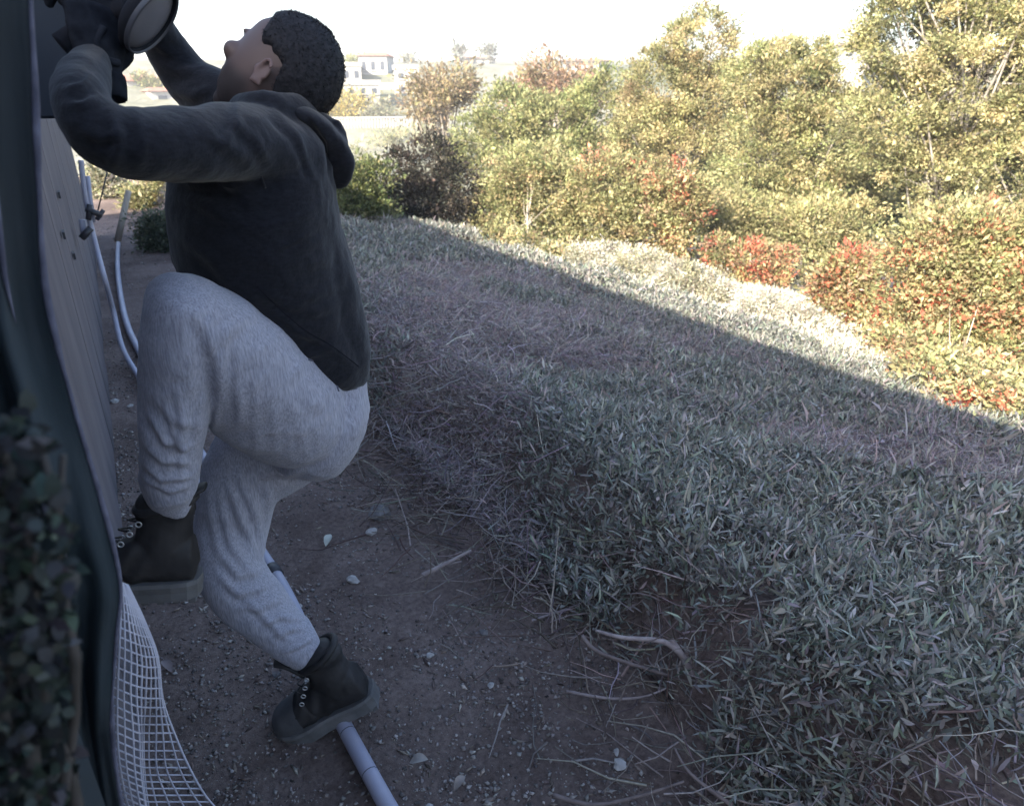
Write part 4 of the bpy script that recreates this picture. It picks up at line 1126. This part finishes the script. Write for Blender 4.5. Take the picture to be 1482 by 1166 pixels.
def pants():
    mb = MB()
    # seat and waist
    mb.add(*loft([sec(478, 500, 1.50, 40, .12), sec(472, 535, 1.50, 52, .165), sec(458, 585, 1.50, 68, .185), sec(438, 630, 1.50, 66, .17)], n=36))
    # raised thigh and shin
    mb.add(*loft([sec(446, 603, 1.44, 74, .12), sec(418, 588, 1.41, 88, .13), sec(370, 552, 1.36, 92, .125), sec(318, 500, 1.30, 80, .105), sec(272, 452, 1.26, 56, .082), sec(256, 440, 1.25, 44, .07)], n=36, sub=5))
    mb.add(*loft([sec(262, 440, 1.25, 44, .075), sec(257, 490, 1.255, 50, .078), sec(254, 560, 1.27, 49, .076), sec(250, 620, 1.285, 46, .072), sec(247, 668, 1.295, 42, .066), sec(245, 700, 1.30, 38, .058), sec(248, 720, 1.305, 30, .044)], n=32, sub=5))
    mb.add(*loft([sec(252, 712, 1.305, 28, .042), sec(254, 732, 1.31, 24, .038)], n=28))
    # standing leg
    mb.add(*loft([sec(432, 610, 1.57, 82, .12), sec(385, 655, 1.585, 74, .115), sec(350, 700, 1.58, 58, .098), sec(336, 760, 1.57, 51, .084), sec(332, 815, 1.525, 46, .072), sec(346, 848, 1.50, 46, .070), sec(372, 876, 1.475, 43, .066), sec(402, 905, 1.445, 37, .056), sec(428, 932, 1.415, 33, .048), sec(440, 944, 1.405, 28, .042)], n=32, sub=5))
    me = remesh('sweatpants', mb, .005, 8)
    rs = np.random.RandomState(9)
    st = [([(302, 470), (312, 520), (316, 575), (306, 640)], .010, 8), ([(286, 455), (300, 500), (303, 560)], .006, 8),
          ([(325, 480), (322, 530), (330, 590)], .006, 8), ([(345, 500), (342, 560), (352, 620)], .0035, 8),
          ([(300, 500), (340, 470), (375, 440)], .003, 10), ([(375, 430), (400, 470), (440, 505)], .005, 8),
          ([(298, 560), (290, 620), (284, 660)], .006, 6), ([(214, 600), (240, 640), (280, 655)], .006, 6), ([(207, 640), (235, 668), (285, 672)], .006, 6),
          ([(225, 580), (255, 610), (288, 618)], .004, 7), ([(206, 672), (235, 695), (284, 690)], .007, 5), ([(212, 695), (245, 712), (282, 700)], .006, 5),
          ([(255, 560), (265, 620), (262, 690)], .004, 6), ([(240, 600), (262, 650), (285, 645)], .005, 5),
          ([(330, 700), (352, 760), (372, 800)], .006, 7), ([(345, 690), (368, 740), (382, 790)], .005, 6), ([(318, 720), (335, 790), (368, 835)], .005, 7),
          ([(295, 700), (310, 760), (318, 810)], .004, 8), ([(385, 700), (392, 730), (390, 770)], .004, 6),
          ([(320, 800), (345, 832), (376, 826)], .007, 7), ([(315, 830), (345, 860), (390, 846)], .006, 6), ([(340, 880), (375, 880), (405, 866)], .005, 6),
          ([(380, 905), (405, 892), (430, 896)], .006, 5), ([(395, 925), (420, 910), (440, 908)], .005, 5), ([(350, 860), (390, 900), (420, 930)], .005, 6), ([(410, 945), (432, 935), (450, 925)], .006, 4),
          ([(400, 690), (430, 676), (470, 650)], .006, 8), ([(440, 560), (470, 600), (470, 650)], .003, 12), ([(370, 690), (400, 680), (450, 690)], .008, 8)]
    for k in range(9):
        a = rs.uniform(340, 470); b = rs.uniform(490, 620)
        st.append(([(a, b), (a+rs.uniform(-4, 12), b+35), (a+rs.uniform(0, 18), b+70)], .0018, rs.uniform(5, 9)))
    folds(me, st)
    o = link('sweatpants', me, M['pants'], person)
    trim = mat('seam_thread', (.10, .10, .13), .95, .05)
    surface_line(me, 'pocket_edge', [(446, 520), (466, 527), (482, 545), (490, 566)], .0022, trim, o)
    surface_line(me, 'pocket_edge', [(492, 556), (507, 563), (517, 562)], .0012, trim, o)
    # ribbed cuffs
    for (P, r) in (([PY(252, 722, 1.305), PY(255, 738, 1.312)], .031), ([PY(440, 938, 1.41), PY(451, 950, 1.403)], .040)):
        mb = MB(); mb.tube(np.linspace(P[0], P[1], 4), [r*.96, r, r*.99, r*.9], 24)
        me = remesh('cuff', mb, .003, 3); link('cuff', me, M['pants'], o)
    # waistband and the open pocket edge under the hem
    mb = MB()
    mb.tube(smooth_path([PY(448, 500, 1.325), PY(462, 512, 1.318), PY(476, 514, 1.318)]), .004, 8); mb.tube(smooth_path([PY(468, 512, 1.317), PY(480, 532, 1.315), PY(484, 548, 1.315)]), .0022, 8)
    mb.obj('pocket_edge', mat('pocket_trim', (.05, .055, .09), .9), o)
    return o
pants()

def boot(name_label, ankle, toe_dir, up_dir, size=1.0, collar_dir=None):
    """local frame: x to the toe, z up, origin under the ankle on the sole plane"""
    f = np.array(toe_dir, float); f /= np.linalg.norm(f)
    u = np.array(up_dir, float); u -= f*(u@f); u /= np.linalg.norm(u); l = np.cross(u, f)
    Rm = np.array([f, l, u]).T*size
    org = np.asarray(ankle, float)-Rm@np.array([0, 0, .125])
    T = lambda x, y, z: org+Rm@np.array([x, y, z])
    mb = MB()
    # foot: sections along x with half width and half height
    S = [(-.070, .036, .050, .055), (-.045, .041, .056, .062), (0, .042, .058, .066), (.045, .045, .050, .058), (.085, .049, .042, .048), (.125, .050, .036, .042), (.160, .045, .032, .038), (.185, .034, .025, .032)]
    V = []; n = 24
    for x, wy, hz, cz in S:
        for j in range(n):
            a = 2*math.pi*j/n; sy, sz = math.sin(a), math.cos(a)
            yy = wy*math.copysign(abs(sy)**.75, sy); zz = cz+hz*math.copysign(abs(sz)**.8, sz)-0.0
            V.append(T(x, yy, max(zz, .012)))
    F = [(i*n+j, i*n+(j+1) % n, (i+1)*n+(j+1) % n, (i+1)*n+j) for i in range(len(S)-1) for j in range(n)]
    m = len(V); V += [T(-.082, 0, .055), T(.197, 0, .030)]
    F += [(m, (j+1) % n, j) for j in range(n)]+[(m+1, (len(S)-1)*n+j, (len(S)-1)*n+(j+1) % n) for j in range(n)]
    mb.add(np.array(V), F)
    sh = [(-.012, 0, .06, .058, .044), (-.014, 0, .105, .056, .044), (-.018, 0, .150, .054, .043), (-.022, 0, .175, .058, .047)]
    mb.add(*loft([(T(x, y, z), a*size, b*size) for x, y, z, a, b in sh], axis=l, n=24))
    me = remesh('boot', mb, .0035, 5)
    V = getV(me); q = (V-org)@Rm/size**2
    N = getN(me)
    wr = .0022*np.sin(q[:, 0]*150+q[:, 2]*90)*np.exp(-((q[:, 0]-.05)/.04)**2)+.0015*(fbm(V[:, 0]*45, V[:, 2]*45, 5, 3)-.45)*4*.5
    wr -= .003*np.exp(-((q[:, 0]-(.062+.3*(q[:, 2]-.05)))/.004)**2)          # seam between toe box and upper
    setV(me, V+N*wr[:, None])
    b = link('boot', me, M['boot'], person)
    # toe cap, heel counter: slightly proud plates
    mb = MB(); V = []; F = []
    for i in range(13):
        x = .105+.091*(i/12); 
        k = np.interp(x, [s[0] for s in S]+[.197], [s[1] for s in S]+[.006]); h = np.interp(x, [s[0] for s in S]+[.197], [s[2]+s[3] for s in S]+[.034])
        for j in range(15):
            a = math.pi*(j/14); yy = (k+.0025)*math.copysign(abs(math.cos(a))**.75, math.cos(a)); zz = .022+(h-.016)*math.sin(a)**.7
            V.append(T(x, yy, zz))
    F = [(i*15+j, (i+1)*15+j, (i+1)*15+j+1, i*15+j+1) for i in range(12) for j in range(14)]
    tc_ = link('toe_cap', mesh_np('toe_cap', np.array(V), F), M['boot_grey'], b)
    # sole: outline extruded, with welt
    out = []
    xs = [-.083, -.078, -.06, -.03, 0, .03, .06, .10, .14, .17, .19, .202]; ws = [.006, .026, .038, .042, .041, .041, .044, .053, .053, .044, .028, .006]
    for x, w_ in zip(xs, ws): out.append((x, w_))
    for x, w_ in list(zip(xs, ws))[::-1]: out.append((x, -w_))
    bm = bmesh.new(); lv = []
    for z, e in ((-.022, -.002), (-.004, .001), (.010, .0035), (.018, .001)):
        lv.append([bm.verts.new(T(x*(1+e*4), y+math.copysign(e, y), z+(.012*max(0, (x-.13)/.07)**2))) for x, y in out])
    k = len(out)
    for a, c in zip(lv[:-1], lv[1:]):
        for i in range(k): bm.faces.new((a[i], a[(i+1) % k], c[(i+1) % k], c[i]))
    bm.faces.new(lv[0][::-1]); bm.faces.new(lv[-1])
    so = link('sole', bm_mesh('sole', bm), M['sole'], b, smooth=False)
    bm = bmesh.new()
    for i in range(9):
        x = -.068+i*.030
        c = T(x, 0, -.026); add_box(bm, Vector(c), (.014*size, .070*size, .010*size), Matrix(Rm/size))
    link('tread', bm_mesh('tread', bm), M['sole'], so, smooth=False)
    # eyelets and laces
    ring_m = mat('eyelet_metal', (.5, .5, .5), .35, .5, .6)
    for s in (-1, 1):
        for i in range(5):
            x, z = .075-.0175*i, .088+.021*i
            y = s*(.030)
            c = T(x, y*1.13, z)
            mb = MB(); mb.tube([c+Rm@np.array([.0055*math.cos(t), 0+.002*s, .0055*math.sin(t)]) for t in np.linspace(0, 2*math.pi, 11)], .0014*size, 6)
            mb.obj('eyelet', ring_m, b)
    for i in range(4):
        x, z = .075-.0175*i, .092+.021*i
        mb = MB(); mb.tube(smooth_path([T(x, -.032, z), T(x+.012, 0, z+.012), T(x-.014, .032, z+.022)], 4), .0022, 6); mb.obj('lace', M['boot'], b)
    # padded collar and tongue
    mb = MB(); cen = np.array([-.022, 0, .182])
    mb.tube([T(cen[0]+.055*math.cos(t), .045*math.sin(t), cen[2]+.012*math.cos(t)*(-1)) for t in np.linspace(0, 2*math.pi, 25)], .009*size, 10)
    mb.obj('collar', M['boot'], b)
    cd = 1 if collar_dir is None else collar_dir
    mb = MB(); mb.add(*loft([(T(.042*cd-.01, 0, .16), .010, .030), (T(.060*cd-.01, .0, .200), .008, .030), (T(.085*cd-.01, 0, .215), .006, .022)], axis=l, n=16)); mb.obj('tongue', M['boot'], b)
    return b
boot('raised', PY(226, 764, 1.325), (-.86, .30, .10), (.28, .05, 1), .95, -1)
boot('standing', PY(466, 972, 1.39), (-.82, .38, -.42), (-.38, .17, .906), 1.02, 1)

# gloved hands: palm, four fingers with bends and a thumb
def glove(wrist, fwd, back, side, curl, size=1.0):
    f = np.array(fwd, float); f /= np.linalg.norm(f)
    b = np.array(back, float); b -= f*(b@f); b /= np.linalg.norm(b); s = np.cross(f, b)*side
    T = lambda x, y, z: np.asarray(wrist)+(f*x+s*y+b*z)*size
    mb = MB()
    mb.add(*loft([(T(-.03, 0, 0), .030*size, .024*size), (T(0, 0, 0), .031*size, .022*size), (T(.045, 0, .002), .042*size, .018*size), (T(.085, .002, 0), .043*size, .015*size)], axis=b, n=18)) if False else mb.add(*loft([(T(-.03, 0, 0), .024*size, .030*size), (T(0, 0, 0), .022*size, .031*size), (T(.045, 0, .002), .018*size, .042*size), (T(.085, .002, 0), .015*size, .043*size)], axis=s, n=18))
    for k, (yy, ls) in enumerate(((.033, (.038, .024, .020)), (.011, (.043, .028, .022)), (-.012, (.040, .026, .021)), (-.033, (.031, .020, .018)))):
        p = np.array([.082, yy, 0.0]); a = 0; pts = [T(p[0]-.02, yy*.9, 0), T(*p)]; ca = curl[k]
        for L in ls:
            a += ca; p = p+np.array([math.cos(a)*L, yy*.06, -math.sin(a)*L]); pts.append(T(*p))
        mb.tube(smooth_path(pts, 3), np.interp(np.linspace(0, 1, (len(pts)-1)*3+1), [0, .5, 1], [.0105, .0098, .0075])*size, 10)
        mb.ell(pts[-1], (.0078*size,)*3)
    pts = [T(.012, .024, -.006), T(.035, .048, -.018), T(.058, .058, -.036), T(.078, .052, -.056)]
    mb.tube(smooth_path(pts, 3), [.014*size]*4+[.0125*size]*3+[.0105*size]*3, 10); mb.ell(pts[-1], (.0105*size,)*3)
    me = remesh('glove', mb, .003, 3)
    g = link('glove', me, M['glove'], person)
    mb = MB(); mb.tube([T(-.045, 0, 0), T(-.02, 0, 0), T(-.008, 0, 0)], [.032*size, .034*size, .033*size], 18); me = remesh('cuff', mb, .003, 2); link('cuff', me, M['glove'], g)
    return g
glove(PY(146, 100, 1.35), (.10, .25, .95), (.35, -.9, .15), 1, (.55, .6, .65, .7))
glove(PY(203, -8, 1.585), (-.35, -.15, .92), (.75, .1, .3), -1, (.5, .55, .6, .6))

# lamp that the hands hold against the fence top
def lamp():
    c = PY(214, 26, 1.34)
    ax = PY(246, -14, 1.34)-PY(176, 70, 1.34); La = np.linalg.norm(ax)/2; ax /= np.linalg.norm(ax)
    view = (CP-c)/np.linalg.norm(CP-c)
    mn = np.cross(ax, view); mn /= np.linalg.norm(mn)
    nrm = view*.42+mn*.907; nrm = nrm-ax*(nrm@ax); nrm /= np.linalg.norm(nrm)
    if nrm@view < 0: nrm = -nrm
    bi = np.cross(nrm, ax)
    root = empty('lamp_head', tuple(c), 'grey oval lamp head with a pale face held up beside the far arm', 'lamp')
    def disc(prof, name, m, parent):
        V = []; F = []; n = 40
        for r, z in prof:
            for j in range(n):
                a = 2*math.pi*j/n; V.append(c+ax*La*r*math.cos(a)+bi*La*.92*r*math.sin(a)+nrm*z)
        for i in range(len(prof)-1):
            for j in range(n): F.append((i*n+j, i*n+(j+1) % n, (i+1)*n+(j+1) % n, (i+1)*n+j))
        return link(name, mesh_np(name, np.array(V), F), m, parent)
    disc([(0, -.022), (.5, -.022), (.72, -.018), (.98, -.006), (1.0, 0), (.98, .006), (.93, .008), (.90, .002)], 'housing', mat('lamp_housing', (.008, .009, .013), .8, .15), root)
    disc([(.90, .001), (.86, .004), (.6, .007), (.3, .009), (0, .0095)], 'face', noisy('lamp_face', (.12, .12, .14), (.17, .17, .19), 8, rough=.4, bump=.05), root)
    disc([(.985, .003), (.99, .010), (.94, .012), (.93, .006)], 'rim', mat('lamp_rim', (.05, .052, .065), .5, .5), root)
    # bracket arm and junction box going to the fence top
    dk = noisy('bracket_paint', (.008, .009, .013), (.018, .020, .026), 20, bump=.3, rough=.9, spec=.1)
    mb = MB(); mb.tube(smooth_path([c-nrm*.02, PY(165, 20, 1.40), PY(128, 45, 1.42), PY(92, 70, 1.42)]), .022, 12); mb.obj('arm', dk, root)
    p = PY(152, 22, 1.40)
    box_obj('junction_box', tuple(p), (.075, .06, .10), dk, root, .006, Matrix.Rotation(.35, 3, 'Y'))
    mb = MB(); mb.tube(smooth_path([PY(150, 40, 1.35), PY(140, 62, 1.34), PY(150, 84, 1.33), PY(172, 92, 1.34)]), .006, 8); mb.obj('cable', dk, root)
lamp()
tag(box_obj('metal_plate', (-.06, 1.66, 1.715), (.29, .04, .43), mat('plate_paint', (.03, .036, .048), .6), None, .005), 'dark upright metal plate at the fence top behind the gloved hands', 'plate')
box_obj('fence_cap', (-.235, 1.55, 1.765), (.16, 2.3, .05), mat('fence_cap', (.035, .045, .055), .6), fence, .005)

# haze volume over the whole place, added to imitate veiling glare
bm = bmesh.new(); add_box(bm, (0, 0, 0), (1640, 1640, 44))
hz = bm_mesh('haze', bm)
hm = bpy.data.materials.new('haze'); hm.use_nodes = True
hn = hm.node_tree; hn.nodes.remove(hn.nodes['Principled BSDF'])
pv = hn.nodes.new('ShaderNodeVolumePrincipled'); pv.inputs['Color'].default_value = (.93, .93, .95, 1); pv.inputs['Density'].default_value = HAZE
hn.links.new(pv.outputs[0], hn.nodes['Material Output'].inputs['Volume'])
ho = link('haze', hz, hm, None, smooth=False); ho.location = (0, 0, 4); tag(ho, kind='stuff', label='thin pale haze added over the slope to imitate veiling glare')
